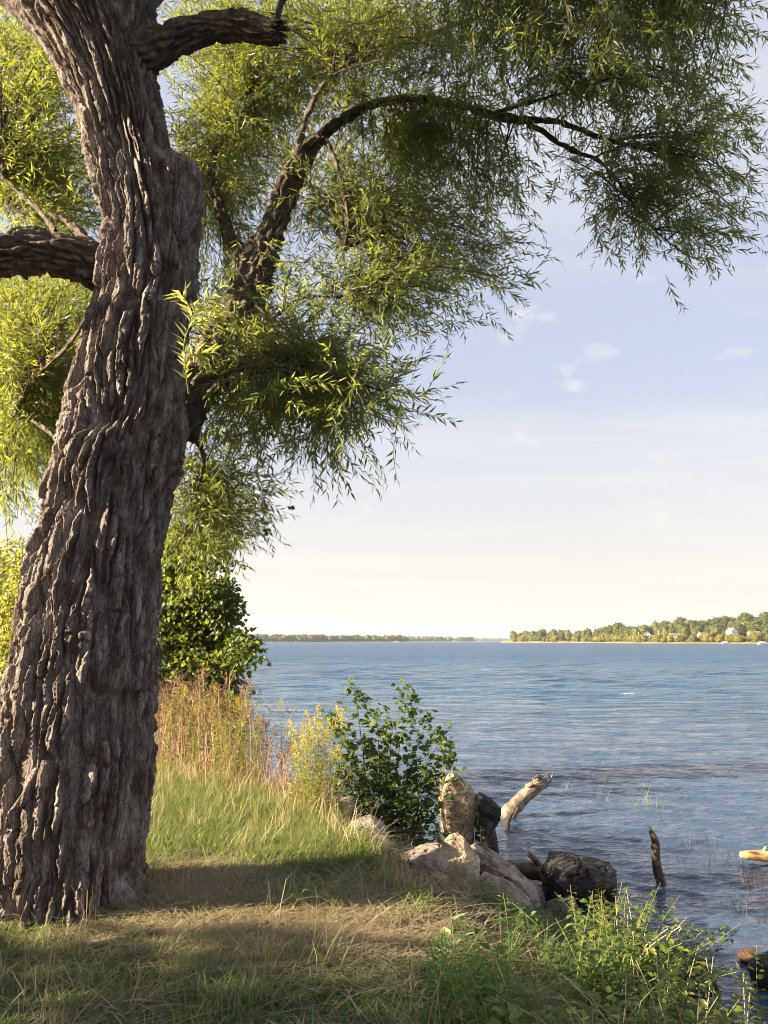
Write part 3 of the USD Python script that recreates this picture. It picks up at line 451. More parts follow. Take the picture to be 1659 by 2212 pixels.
shoot([(415, 695, 4.43), (405, 655, 4.42), (385, 630, 4.40)], 'small sunlit shoot crossing the bark', 18)
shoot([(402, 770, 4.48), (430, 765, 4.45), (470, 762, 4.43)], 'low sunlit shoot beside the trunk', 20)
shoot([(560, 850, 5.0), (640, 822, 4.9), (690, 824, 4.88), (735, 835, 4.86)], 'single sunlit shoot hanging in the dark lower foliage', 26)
# ---------------------------------------------------------------- rocks, stump, driftwood
def hit(px, py):
    r = ray(px, py); t = np.linspace(1.5, 60, 3000) / r[1]; p = EYE + t[:, None] * r; below = p[:, 2] < np.maximum(ground_z(p[:, 0], p[:, 1]), WATER_Z); i = int(np.argmax(below)); return p[i]
def gz(x, y): return float(ground_z(np.array([x]), np.array([y]))[0])
def boulder(size, seed, cuts=9, rough=.10, sub=5, lo=.5, hi=.85):
    r = np.random.default_rng(seed); m = trimesh.creation.icosphere(sub); p = np.array(m.vertices)
    for _ in range(cuts):
        n = r.normal(0, 1, 3); n /= np.linalg.norm(n); o = r.uniform(lo, hi); p = p - np.maximum(p @ n - o, 0)[:, None] * n
    p /= np.abs(p).max(0); d = rough * nz(p, 1.7, seed, 4) + rough * .55 * nz(p, 5, seed + 1, 4) + rough * .22 * nz(p, 16, seed + 2, 3)
    p = p * (1 + d[:, None] * 1.6); return p * np.asarray(size) / 2, np.array(m.faces)
def rock(px, py, w, h, dep, seed, material, label, dz=0.0, rot=(0, 0, 0), near=None, z=None, cuts=9, rough=.10, name='rock', cat='rock', lo=.5, hi=.85):
    """px, py: centre in the survey; w, h in survey pixels; dep: depth as a fraction of the width; z: height of its centre, else it sits on the bank."""
    p = at_z(px, py, z) if z is not None else hit(px, py + h * .30); k = mpp(p); sz = np.array([w * k, w * k * dep, h * k * 1.45])
    p = p + [0, sz[1] * .25, -.15 * sz[2]]
    v, f = boulder(sz, seed, cuts, rough, lo=lo, hi=hi); v = v @ Rot.from_euler('xyz', rot, degrees=True).as_matrix().T
    t = thing(name, p, label=label, cat=cat); return obj('stone', (v, f), material, t, smooth=32) and t
def z6(*p): return [(691.3 + .3125 * x, 1598.6 + .3125 * y) for x, y in p]
def z7(*p): return [(1036.9 + .375 * x, 1555.3 + .375 * y) for x, y in p]
def hull_rock(sil, zb, dep, seed, material, label, rough=1.0, sub=4, name='rock', cat='rock', skew=0.0, extra=.15):
    """A boulder from its outline: the outline stands at mid depth, smaller copies of it bulge to front and back, and the hull is chipped by noise."""
    from scipy.spatial import ConvexHull
    r = np.random.default_rng(seed); sil = np.array(sil, float); low = sil[np.argmax(sil[:, 1])]; Y0 = at_z(low[0], low[1], zb)[1]; pts = np.array([at_y(px, py, Y0) for px, py in sil]); c = pts.mean(0); w = np.ptp(pts[:, 0]); D_ = w * dep / 2
    P = [pts]
    for s_, f in ((-1, .62), (-.6, .88), (1, .6), (.6, .85)):
        q = c + (pts - c) * f + [0, s_ * D_, 0]; q[:, 2] -= skew * s_ * D_; q += r.normal(0, .05 * w, q.shape) * .6; P.append(q)
    fl = pts.copy(); fl[:, 2] = np.minimum(fl[:, 2], c[2]) - extra; P.append(c + (fl - c) * [.9, .9, 1])
    P = np.vstack(P); h = ConvexHull(P); m = trimesh.Trimesh(P, h.simplices, process=True); m.fix_normals(); v, f = trimesh.remesh.subdivide_to_size(m.vertices, m.faces, max(w / 22, .02)); m = trimesh.Trimesh(v, f, process=True); m.merge_vertices()
    n = m.vertex_normals; v = np.array(m.vertices); k = .055 * w * rough
    v = v + n * (k * 1.5 * nz(v, 2.2 / w, seed, 3) + k * .8 * nz(v, 6 / w, seed + 1, 3) + k * .5 * nz(v, 18 / w, seed + 2, 2) - k * .5 * (np.abs(nz(v * [1, 1, 1.6], 4.5 / w, seed + 5, 2)) < .02))[:, None]
    t = thing(name, c, label=label, cat=cat); obj('stone', (v - c, np.array(m.faces)), material, t, smooth=24)
hull_rock(z6((1330, 980), (1400, 950), (1500, 990), (1540, 1060), (1500, 1110), (1400, 1080)), -.95, .8, 123, 'rock_grey', 'brownish grey rock wedged between the long slab and the black boulder')
hull_rock(z6((1060, 1090), (1110, 1060), (1190, 1180), (1180, 1260), (1100, 1230), (1050, 1160)), -.45, .8, 124, 'rock_grey', 'grey rock half buried in grass under the foremost boulder')
hull_rock(z6((740, 930), (800, 900), (880, 930), (900, 1000), (820, 1020), (740, 985)), -.15, .8, 125, 'rock_tan', 'low tan rock at the grass edge below the wide grey rock')
hull_rock(z6((1480, 1180), (1560, 1140), (1640, 1170), (1650, 1260), (1560, 1300), (1480, 1260)), -.8, .8, 126, 'rock_grey', 'grey rock at the low end of the slanting slab')
hull_rock(z6((1440, 1330), (1500, 1290), (1600, 1310), (1620, 1380), (1540, 1420), (1450, 1400)), -.7, .8, 127, 'rock_mossy', 'small mossy rock between weeds right of the low split rock')
hull_rock(z6((190, 600), (250, 540), (350, 525), (440, 570), (460, 640), (430, 690), (250, 680)), -.05, .9, 101, 'rock_grey', 'rounded purple-grey boulder half sunk in grass below the leafy shrub')
hull_rock(z6((310, 700), (360, 660), (450, 670), (490, 720), (470, 775), (360, 775)), -.08, .9, 102, 'rock_pale', 'small pale pinkish rock in the grass in front of the purple-grey boulder')
hull_rock(z6((550, 800), (690, 730), (840, 735), (880, 860), (850, 940), (700, 970), (580, 900)), -.15, .8, 103, 'rock_grey', 'rough wide grey rock behind the dry grass tips, left of the sunlit flat rock', 1.2)
hull_rock(z6((800, 775), (905, 722), (990, 742), (1105, 830), (1090, 900), (925, 930), (850, 870)), -.35, .9, 104, 'rock_tan', 'sunlit tan flat-topped rock in the middle of the rock pile', .9, skew=-.55)
hull_rock(z6((885, 975), (980, 875), (1090, 888), (1105, 935), (1040, 985), (930, 1005)), -.25, .7, 105, 'rock_pale', 'wedge-shaped pale rock leaning below the sunlit flat rock', .8)
hull_rock(z6((920, 985), (985, 952), (1045, 1000), (1015, 1050), (940, 1035)), -.2, .9, 106, 'rock_pale', 'fist-sized light rock at the grass edge under the wedge-shaped rock')
hull_rock(z6((1075, 970), (1130, 915), (1210, 940), (1340, 1010), (1450, 1100), (1490, 1190), (1475, 1320), (1430, 1350), (1300, 1300), (1170, 1190), (1085, 1090)), -.72, .55, 107, 'rock_grey', 'large slanting boulder with a sunlit upper end, foremost of the pile', .8, skew=-.35)
hull_rock(z6((995, 745), (1060, 725), (1190, 800), (1340, 905), (1450, 1010), (1525, 1100), (1520, 1170), (1460, 1180), (1300, 1040), (1120, 900)), -.72, .5, 108, 'rock_grey', 'long slanting slab behind the large foremost boulder', .8, skew=-.3)
hull_rock(z6((1290, 1310), (1400, 1335), (1495, 1400), (1490, 1470), (1390, 1470), (1310, 1390)), -.62, .8, 109, 'rock_grey', 'low split grey rock among weeds under the foremost boulder')
hull_rock(z7((345, 860), (390, 785), (480, 765), (620, 782), (745, 812), (795, 870), (785, 960), (760, 1040), (600, 1050), (420, 1020), (350, 940)), -1.0, .8, 110, 'rock_dark', 'big black wet boulder standing in the water', .9)
hull_rock(z7((310, 1120), (400, 1045), (545, 1015), (570, 1080), (560, 1180), (440, 1260), (330, 1220)), -.85, .8, 111, 'rock_mossy', 'dull mossy rock between the slanting boulder and the green shrub')
hull_rock(z7((940, 1350), (1100, 1295), (1250, 1340), (1350, 1470), (1345, 1550), (1000, 1540)), -1.0, .7, 112, 'rock_dark', 'dark rock at the waterline under the overhanging green shrub')
hull_rock(z7((1555, 1440), (1600, 1375), (1680, 1345), (1800, 1400), (1820, 1520), (1650, 1545)), -1.0, .8, 113, 'rock_dark', 'black rock cut off by the picture edge in the dark water')
hull_rock(z7((1490, 1365), (1540, 1340), (1620, 1345), (1640, 1375), (1560, 1395)), -1.0, .9, 114, 'rock_brown', 'flat reddish brown stone just breaking the water', extra=.05)
hull_rock(z7((300, 1760), (350, 1700), (450, 1690), (550, 1740), (580, 1800), (320, 1830)), -.55, .8, 115, 'rock_grey', 'smooth grey rock at the bottom among the weeds', .6)
hull_rock([(518, 1740), (528, 1722), (548, 1720), (562, 1738), (545, 1748)], 0, .8, 116, 'rock_grey', 'small grey stone at the foot of the dry weeds')
hull_rock([(716, 1752), (730, 1728), (762, 1722), (776, 1745), (750, 1764)], -.1, .8, 117, 'rock_grey', 'grey stone in shade between the yellow flowers and the leafy shrub')
hull_rock(z6((1130, 920), (1200, 890), (1290, 930), (1280, 980), (1180, 980)), -.6, .8, 119, 'rock_dark', 'small dark stone in the gap behind the slanting slab')
hull_rock(z6((815, 420), (850, 300), (885, 232), (925, 228), (1035, 305), (1080, 370), (1060, 560), (1050, 760), (960, 770), (880, 700)), -1.0, .8, 120, 'rock_upright', 'tall upright boulder with a slanting sunlit top at the water', 1.0, skew=-.35)
hull_rock(z6((1070, 560), (1090, 505), (1150, 495), (1200, 540), (1225, 700), (1240, 790), (1080, 790)), -1.0, .8, 121, 'rock_dark', 'narrow dark rock leaning against the tall upright boulder', .8)
hull_rock(z6((1075, 380), (1100, 358), (1180, 400), (1255, 470), (1215, 520), (1130, 530), (1080, 480)), -.55, .6, 122, 'rock_dark', 'dark angular rock between the tall upright boulder and the driftwood', .8)
sn = at_z(*z6((850, 250))[0], -.1); sn = at_y(*z6((850, 262))[0], 11.0); tsn = thing('driftwood_snag', sn, label='small pale splintered snag showing behind the top of the upright boulder', cat='driftwood')
obj('stem', tube([[.05, .1, -1.3], [.02, .03, -.5], [0, 0, 0]], [.07, .06, .045], 8), 'driftwood_bark', tsn, smooth=True)
for q in range(4): obj('splinter', tube([[-.02 + .015 * q, 0, -.05], [-.05 + .03 * q, 0, .07], [-.07 + .035 * q, 0, .11 + .03 * (q % 2)]], [.02, .012, .002], 5), 'driftwood_bark', tsn)

dp = at_z(1092, 1768, -1.0); k = mpp(dp)
dl = thing('driftwood_log', dp, label='pale barked driftwood limb rising from the water with a splintered end', cat='driftwood')
def D2(px, py, dy=0.0): return at_y(px, py, dp[1] + dy) - dp
c = spline([[*D2(1078, 1790, -.05), 20 * k], [*D2(1100, 1755), 18 * k], [*D2(1128, 1725, .1), 15 * k], [*D2(1155, 1702, .2), 14 * k], [*D2(1172, 1692, .28), 13 * k]], 60)
t_, a_, b_ = frames(c[:, :3]); th = np.arange(36) * 2 * math.pi / 36; A, V = np.meshgrid(th, np.linspace(0, 1, 60)); r = c[:, 3:4] * (1 + .35 * nz(np.stack([np.cos(A), np.sin(A), V * 3], -1), 2.2, 77, 3) + .25 * nz(np.stack([np.cos(A) * 3, np.sin(A) * 3, V], -1), 2.2, 78, 3))
v = c[:, None, :3] + r[..., None] * (np.cos(th)[None, :, None] * a_[:, None] + np.sin(th)[None, :, None] * b_[:, None]); v[-3:] += t_[-1] * rs.uniform(-.08, .10, (1, 36, 1)) * np.array([.3, .7, 1])[:, None, None]
obj('log', (np.vstack([v.reshape(-1, 3), c[-1:, :3] - t_[-1:] * .03]), np.vstack([tri(grid_faces(60, 36, True)), np.stack([59 * 36 + np.arange(36), 59 * 36 + (np.arange(36) + 1) % 36, np.full(36, 2160)], 1)])), 'driftwood_bark', dl, smooth=40)
for q in range(12):
    w0 = c[-1, :3] + rs.normal(0, .05, 3) - t_[-1] * .08; obj('splinter', tube([w0, w0 + t_[-1] * .10 + rs.normal(0, .015, 3), w0 + t_[-1] * rs.uniform(.14, .24) + rs.normal(0, .03, 3)], [.02, .014, .003], 5), 'driftwood_bark', dl)
obj('knot_stub', tube([c[44, :3], c[44, :3] + [-.05, -.05, .09], c[44, :3] + [.02, -.08, .12]], [.045, .04, .022], 8), 'driftwood_bark', dl, smooth=40)
s2 = at_z(1096, 1792, -1.0)
sk = thing('broken_stick', s2, label='short dark broken stick poking from the water beside the pale driftwood', cat='stick')
def E2(px, py, dy=0.0): return at_y(px, py, s2[1] + dy) - s2
obj('stick', tube(spline([E2(1095, 1806), E2(1097, 1785), E2(1098, 1772), E2(1108, 1756)], 12), np.array([9, 9, 8.5, 8, 7.5, 7, 6, 5, 4.5, 4, 3, 2]) * .62 * k, 8), 'wet_wood', sk, smooth=40)
obj('bare_prong', tube(spline([E2(1097, 1778), E2(1112, 1758), E2(1118, 1744)], 8), np.linspace(4, 1.5, 8) * k * .7, 6), 'driftwood_bark', sk, smooth=40)

pp = at_z(1428, 1906, -1.0); k = mpp(pp)
po = thing('wooden_post', pp, label='crooked dark wooden post standing upright in the shallow water', cat='post')
def F2(px, py, dy=0.0): return at_y(px, py, pp[1] + dy) - pp
c = spline([[*F2(1434, 1935), 11 * k], [*F2(1428, 1906), 10.5 * k], [*F2(1418, 1868), 9.5 * k], [*F2(1417, 1838), 8.5 * k], [*F2(1416, 1820), 8 * k], [*F2(1410, 1803), 6 * k], [*F2(1402, 1786), 2.5 * k]], 70)
t_, a_, b_ = frames(c[:, :3]); th = np.arange(28) * 2 * math.pi / 28; A, V = np.meshgrid(th, np.linspace(0, 1, 70)); r = c[:, 3:4] * (1 + .3 * nz(np.stack([np.cos(A), np.sin(A), V * 5], -1), 2.2, 87, 3) + .3 * nz(np.stack([np.cos(A) * 3, np.sin(A) * 3, V], -1), 2.2, 88, 3) + .35 * np.exp(-((V - .70) / .035) ** 2) * np.clip(np.cos(A - 1.0), 0, 1) + .25 * np.exp(-((V - .45) / .03) ** 2) * np.clip(np.cos(A - 3), 0, 1))
obj('shaft', ((c[:, None, :3] + r[..., None] * (np.cos(th)[None, :, None] * a_[:, None] + np.sin(th)[None, :, None] * b_[:, None])).reshape(-1, 3), grid_faces(70, 28, True)), 'wet_wood', po, smooth=40)
lp = at_z(1640, 1855, -.95); k = mpp(lp)
lg = thing('floating_log', lp, label='bright orange peeled log entering from the picture edge above the water', cat='log')
def G2(px, py, dy=0.0): return at_y(px, py, lp[1] + dy) - lp
c = spline([[*G2(1600, 1846), 6 * k], [*G2(1612, 1847), 9 * k], [*G2(1660, 1850), 11.5 * k], [*G2(1760, 1856, .1), 13 * k], [*G2(1900, 1875, .3), 14 * k]], 50); t_, a_, b_ = frames(c[:, :3]); th = np.arange(24) * 2 * math.pi / 24; A, V = np.meshgrid(th, np.linspace(0, 1, 50)); r = c[:, 3:4] * (1 + .3 * nz(np.stack([np.cos(A), np.sin(A), V * 4], -1), 2.4, 97, 3))
v = (c[:, None, :3] + r[..., None] * (np.cos(th)[None, :, None] * a_[:, None] + np.sin(th)[None, :, None] * b_[:, None])).reshape(-1, 3)
obj('log', (np.vstack([v, c[:1, :3]]), np.vstack([tri(grid_faces(50, 24, True)), np.stack([(np.arange(24) + 1) % 24, np.arange(24), np.full(24, 1200)], 1)])), 'peeled_wood', lg, smooth=40)
obj('branch_stub', tube([G2(1648, 1842), G2(1652, 1834), G2(1655, 1828)], [.022, .016, .006], 7), 'peeled_wood', lg, smooth=40)
kp2 = at_z(1150, 1885, -.9); k = mpp(kp2)
pk = thing('sunken_beam', kp2, label='dark waterlogged beam lying between the rock pile and the black boulder', cat='log')
obj('beam', tube(spline([[-.5, .1, .02], [-.2, .03, .02], [.1, 0, .0], [.5, -.1, -.08]], 16), np.linspace(.10, .085, 16) * (1 + .15 * np.sin(np.arange(16) * 2.1)), 10), 'wet_wood', pk, smooth=40)
obj('broken_branch', tube(spline([[.10, .02, 0], [.06, .0, .10], [-.04, -.02, .20]], 8), np.linspace(.05, .025, 8), 8), 'wet_wood', pk, smooth=40)
wc = hit(228, 2052); ch = thing('wood_chip', wc + [0, 0, .03], 0.5, label='pale grey sliver of bark lying in dry grass by the trunk', cat='bark chip')
obj('sliver', (np.array([[-.10, -.02, 0], [.09, -.012, .01], [.12, .004, .012], [.02, .022, .006], [-.09, .018, .004], [-.10, -.02, .018], [.09, -.012, .026], [.12, .004, .02], [.02, .022, .026], [-.09, .018, .022]]), tri([[5, 6, 7, 8], [5, 8, 9, 9], [0, 1, 6, 5], [1, 2, 7, 6], [2, 3, 8, 7], [3, 4, 9, 8], [4, 0, 5, 9]])), 'dead_stem', ch)

# ---------------------------------------------------------------- leafy trees and shrubs
def cluster(r, n=9, size=(.065, .055), spread=.16, kind=ovate, hang=.3):
    m = MB()
    for _ in range(n):
        d = r.normal(0, 1, 3); d /= np.linalg.norm(d); p = d * spread * r.uniform(.2, 1) ** .5; s = r.uniform(.7, 1.2)
        v, f = kind(size[0] * s, size[1] * s, r.uniform(0, .3)); m.add(place(v, p, d + [0, 0, -hang], roll=r.normal(0, .9)), f)
    return m.mesh()
def bush(t, lobes, stems, leaf, clusters, per_m3, origin, stem_mat='twig_bark', scl=(.8, 1.25), n_parts=0, part=None):
    """lobes: (centre, radii) in the world; stems: (polyline, r0, r1); everything relative to the origin of t"""
    P = []
    for c, rad in lobes:
        n = int(per_m3 * rad[0] * rad[1] * rad[2] * 4.2); d = rs.normal(0, 1, (n, 3)); d /= np.linalg.norm(d, axis=1, keepdims=True); q = d * rs.uniform(.15, 1, (n, 1)) ** .45; q *= 1 + .5 * nz(q * 2 + c, 1.3, 9, 2)[:, None]; P.append(np.asarray(c) + q * rad)
    P = np.vstack(P) - origin; N = len(P)
    for pl, r0, r1 in stems: s = spline(np.asarray(pl) - origin, 14); obj('stem', tube(s, np.linspace(r0, r1, 14), 7), stem_mat, t, smooth=True)
    R = Rot.random(N, random_state=5).as_matrix() @ np.eye(3); R = Rot.from_euler('zx', np.stack([rs.uniform(0, 6.28, N), rs.normal(0, .35, N)], 1)).as_matrix()
    sc, ix = rs.uniform(*scl, N), rs.integers(0, len(clusters), N); rest = np.arange(N)
    if n_parts:
        dep = (P + origin - EYE) @ FWD; near = np.argsort(dep)[:n_parts]; rest = np.setdiff1d(rest, near)
        for i in near: v, f = clusters[ix[i]]; obj(part, (v * sc[i] @ R[i].T + P[i], f), leaf, t)
    instancer('foliage', [(m, leaf, False) for m in clusters], P[rest], R[rest], sc[rest], ix[rest], t, kind='stuff')
RND = [cluster(rs, 12, (.085, .078), .17) for _ in range(5)]
def lobe(px, py, rx, ry, Y, ry_depth=1.0):
    p = at_y(px, py, Y); k = mpp(p); return p, np.array([rx * k, (rx + ry) / 2 * k * ry_depth, ry * k])
b0 = np.array([at_y(400, 1500, 14.5)[0], 14.5, -.6])
ct = thing('cottonwood_tree', b0, label='bushy round-leaved tree leaning over the water behind the dry weeds', cat='tree')
bush(ct, [lobe(*a) for a in [(395, 1195, 60, 50, 14.5), (455, 1190, 50, 26, 14), (500, 1222, 30, 12, 14), (380, 1300, 70, 70, 14.5), (450, 1290, 60, 45, 14), (492, 1330, 34, 40, 14), (420, 1390, 85, 55, 14.5), (520, 1395, 34, 30, 13.8), (545, 1418, 24, 18, 13.6), (430, 1465, 90, 50, 14), (500, 1455, 30, 30, 13.6), (380, 1540, 60, 50, 14), (470, 1530, 50, 30, 13.6)]],
     [([b0, b0 + [.1, 0, 1.2], at_y(420, 1300, 14.5), at_y(430, 1190, 14.4)], .10, .02), ([b0, b0 + [.4, -.2, .8], at_y(500, 1400, 14.0), at_y(545, 1418, 13.7)], .06, .012), ([b0 + [0, 0, .5], at_y(380, 1350, 14.5), at_y(370, 1220, 14.6)], .06, .012), ([b0 + [.1, 0, .8], at_y(450, 1330, 14.2), at_y(495, 1222, 14)], .05, .01)], 'round_leaf', RND, 420, b0)
# hanging vine
vb = at_y(560, 1035, 6.6); vn = thing('hanging_vine', vb, label='thin round-leaved vine dangling alone against the sky below the crown', cat='vine')
vc = spline([vb * 0, at_y(572, 1075, 6.6) - vb, at_y(568, 1110, 6.6) - vb, at_y(580, 1150, 6.6) - vb], 16); obj('stem', tube(vc, np.linspace(.004, .0015, 16), 5), 'twig_bark', vn)
vc2 = spline([vc[4], at_y(610, 1062, 6.6) - vb, at_y(628, 1078, 6.6) - vb, at_y(627, 1095, 6.6) - vb], 12); obj('stem', tube(vc2, np.linspace(.003, .0012, 12), 5), 'twig_bark', vn)
for i in range(26):
    p = vc[int(rs.integers(3, 16))] if i < 23 else vc2[-1]; v, f = ovate(.05, .042, .2); obj('leaf', (place(v, p, [*rs.normal(0, 1, 2), -.6], roll=rs.normal(0, .8)), f), 'alder_leaf', vn)
# sunlit saplings and bushes at the left, behind the trunk
SAP = [cluster(rs, 10, (.07, .035), .18) for _ in range(4)]
b1 = np.array([at_y(42, 1500, 12)[0], 12, 0.0]); sp1 = thing('poplar_sapling', b1, label='slender upright green sapling beyond the trunk at the left', cat='tree')
bush(sp1, [lobe(*a) for a in [(52, 1235, 18, 75, 12), (44, 1330, 32, 70, 12), (36, 1430, 44, 80, 12)]], [([b1, b1 + [.02, 0, 1.0], at_y(45, 1300, 12), at_y(50, 1165, 12)], .04, .006)], 'gold_leaf', SAP, 900, b1)
b2 = np.array([at_y(0, 1500, 13.5)[0], 13.5, 0.0]); sp2 = thing('sunlit_bush', b2, label='yellow-green sunlit bush left of the slender sapling', cat='bush')
bush(sp2, [lobe(*a) for a in [(5, 1330, 55, 90, 13.5), (-40, 1400, 90, 120, 13.5), (20, 1470, 55, 90, 13), (-20, 1240, 60, 80, 14)]], [([b2, b2 + [.1, 0, .8], at_y(5, 1330, 13.5)], .05, .01), ([b2, b2 + [-.4, 0, .9], at_y(-50, 1380, 13.5)], .05, .01)], 'gold_leaf', SAP, 330, b2)
# alder shrub at the water's edge: its nearest leaves are pieces of their own
b3 = at_z(842, 1812, -.40); b3[2] = gz(b3[0], b3[1]); al = thing('alder_shrub', b3, label='dark glossy-leaved shrub with two tall shoots at the bank edge', cat='shrub')
AY = b3[1]
tops = [(762, 1470), (884, 1482), (705, 1545), (960, 1580), (985, 1605), (812, 1530), (850, 1560), (738, 1580), (925, 1545), (790, 1600), (900, 1640), (930, 1670), (745, 1680), (830, 1650), (870, 1720), (915, 1735), (780, 1720), (860, 1790), (900, 1790), (720, 1640)]
lf, AL = [], []
for i, (px, py) in enumerate(tops):
    e = at_y(px, py, AY + rs.uniform(-.35, .45)); s0 = b3 + [rs.normal(0, .12), rs.normal(0, .1), 0]; m_ = (s0 + e) / 2 + [(e[0] - s0[0]) * .10 - .05 * np.sign(e[0] - s0[0]), 0, -.05 + .12 * np.linalg.norm(e - s0)]
    c = bezier(s0, m_, e, 14); obj('stem', tube(c - b3, np.linspace(.010, .0025, 14), 6), 'twig_bark', al, smooth=True); L = np.linalg.norm(e - s0)
    for q in range(int(24 + 34 * L)):
        u = rs.uniform(.12, 1) ** .75 * 13; a = min(int(u), 12); p = c[a] + (c[a + 1] - c[a]) * (u - a); sp = .04 + .17 * (1 - u / 13); tw = p + rs.normal(0, 1, 3) * [sp, sp, sp * .7]
        for _ in range(int(rs.integers(1, 4))): AL.append((tw + rs.normal(0, .025, 3), np.array([*(rs.normal(0, 1, 2) + (tw - p)[:2] * 6), rs.normal(.1, .5)]), rs.uniform(.75, 1.25)))
order = np.argsort([np.dot(a[0] - EYE, FWD) for a in AL])
OV = [ovate(.072, .060, d_) for d_ in (.05, .2, .35)]
for j, i in enumerate(order[:300]):
    p, d, s = AL[i]; v, f = OV[i % 3]; obj('leaf', (place(v * s, p - b3, d, roll=rs.normal(0, .6)), f), 'alder_leaf', al)
R = basis(np.array([AL[i][1] for i in order[300:]])) @ Rot.from_euler('x', rs.normal(0, .6, len(order) - 300)).as_matrix()
instancer('foliage', [(m, 'alder_leaf', False) for m in OV], np.array([AL[i][0] - b3 for i in order[300:]]), R, [AL[i][2] for i in order[300:]], rs.integers(0, 3, len(order) - 300), al, kind='stuff')
print('alder leaves', len(AL))

# trees standing outside the picture to the left: they shade the near lawn
SHD = [cluster(rs, 14, (.16, .10), .45) for _ in range(3)]
for (x, y, r, h, lab) in [(-9.4, 0.15, 3.2, 4.3, 'broad leafy tree on the lawn left of the willow, nearer the path'), (-12.0, -6.0, 4.4, 8.5, 'tall leafy tree on the lawn behind the broad one')]:
    o = np.array([x, y, 0.0]); tt = thing('shade_tree', o, label=lab, cat='tree')
    lb = [(o + [0, 0, h * .55], np.array([r * .8, r * .8, h * .45]))] + [(o + [r * .55 * math.cos(a), r * .55 * math.sin(a), h * (.3 + .12 * math.sin(a * 3))], np.array([r * .5, r * .5, h * .3])) for a in np.arange(6) * 1.05]
    trunk = spline([o - [0, 0, .2], o + [.05, 0, h * .3], o + [.1, .1, h * .7]], 12); obj('trunk', tube(trunk - o, np.linspace(.22, .06, 12), 14), 'limb_bark', tt, smooth=True)
    bush(tt, lb, [([o + [0, 0, h * .3], o + [r * .3 * math.cos(a), r * .3 * math.sin(a), h * .45], o + [r * .6 * math.cos(a), r * .6 * math.sin(a), h * .5]], .07, .02) for a in np.arange(5) * 1.26], 'weed_leaf', SHD, 20, o)

# ---------------------------------------------------------------- tall weeds on the bank
def blade_leaf(L, w, droop): return lens(L, w, droop)
def dry_weed(r, h, leafy):
    root = thing('dry_weed', (0, 0, -50), label='x', cat='weed', group='tall dry reddish weed stalks on the bank')
    b = r.normal(0, .07, 2); c = spline([[0, 0, -.05], [b[0] * .3, b[1] * .3, h * .4], [b[0], b[1], h * .75], [b[0] * 2.0, b[1] * 2.0, h]], 10); obj('stem', tube(c, np.linspace(.0048, .002, 10), 4), 'red_stem', root)
    m, g, hd = MB(), MB(), MB()
    for i in range(22):
        u = r.uniform(.12, .92) * 9; a = int(u); p = c[a] + (c[min(a + 1, 9)] - c[a]) * (u - a); an = r.uniform(0, 6.28); v, f = lens(r.uniform(.05, .10), .013, r.uniform(.4, 1.3)); up = u > 9 * leafy
        (g if up else m).add(place(v, p, [math.cos(an), math.sin(an), r.uniform(-.9, .1) if not up else .5], roll=r.normal(0, .8)), f)
    obj('dry_leaves', m.mesh(), 'dry_leaf', root)
    if g.v: obj('green_leaves', g.mesh(), 'gold_leaf', root)
    for i in range(16):
        p = c[-1] + [*r.normal(0, .02, 2), r.uniform(-.10, .03)]; d = r.normal(0, 1, 3); d[2] = abs(d[2]); hd.tube([p, p + d * .02, p + d * .045], [.0012, .002, .0035], 3)
    obj('seed_head', hd.mesh(), 'dry_leaf', root); return root
def goldenrod(r, h, name, group, leaf, flower):
    root = thing(name, (0, 0, -50), label='x', cat='goldenrod', group=group); b = r.normal(0, .06, 2)
    c = spline([[0, 0, -.05], [b[0] * .3, b[1] * .3, h * .5], [b[0], b[1], h]], 10); obj('stem', tube(c, np.linspace(.0055, .002, 10), 5), 'green_stem', root); m = MB()
    for i in range(64):
        u = (.12 + .86 * i / 64) * 9; a = min(int(u), 8); p = c[a] + (c[a + 1] - c[a]) * (u - a); an = i * 2.4 + r.normal(0, .3); v, f = lens(r.uniform(.075, .11) * (1.1 - .45 * i / 64), .015, r.uniform(.1, .45)); m.add(place(v, p, [math.cos(an), math.sin(an), r.uniform(.1, .7)], roll=r.normal(0, .4)), f)
    obj('leaves', m.mesh(), leaf, root)
    if flower:
        m = MB()
        for i in range(90):
            u = r.uniform(0, 1); an = r.uniform(0, 6.28); rd = .055 * (1 - u) * r.uniform(.3, 1) + .006; p = c[-1] + [rd * math.cos(an), rd * math.sin(an), -.10 + .17 * u]; v, f = lens(.018, .010, 0); m.add(place(v, p, [math.cos(an), math.sin(an), .9], roll=r.normal(0, 1)), f)
        obj('flower_plume', m.mesh(), 'flower_yellow', root)
    return root
rw = np.random.default_rng(5)
def spread(protos, spots, labels):
    """The first use of a prototype moves it into place, later ones are copies of it."""
    fresh = set(range(len(protos)))
    for n, (x, y, z, rz, sc, tilt, k) in enumerate(spots):
        lab = labels(survey_x(x, y, z), y, k) if callable(labels) else labels[k] if isinstance(labels, (list, tuple)) else labels
        if k in fresh:
            fresh.discard(k); pr = protos[k]; a = np.eye(4); a[:3, :3] = (Rot.from_euler('xyz', [tilt[0], tilt[1], rz]).as_matrix() * sc).T; a[3, :3] = (x, y, z)
            UsdGeom.Xformable(pr).GetOrderedXformOps()[0].Set(Gf.Matrix4d(a.tolist())); pr.SetCustomDataByKey('label', lab)
        else: copy_of(protos[k], (x, y, z), rz, sc, tilt, label=lab)
    for k in fresh: stage.RemovePrim(protos[k].GetPath())
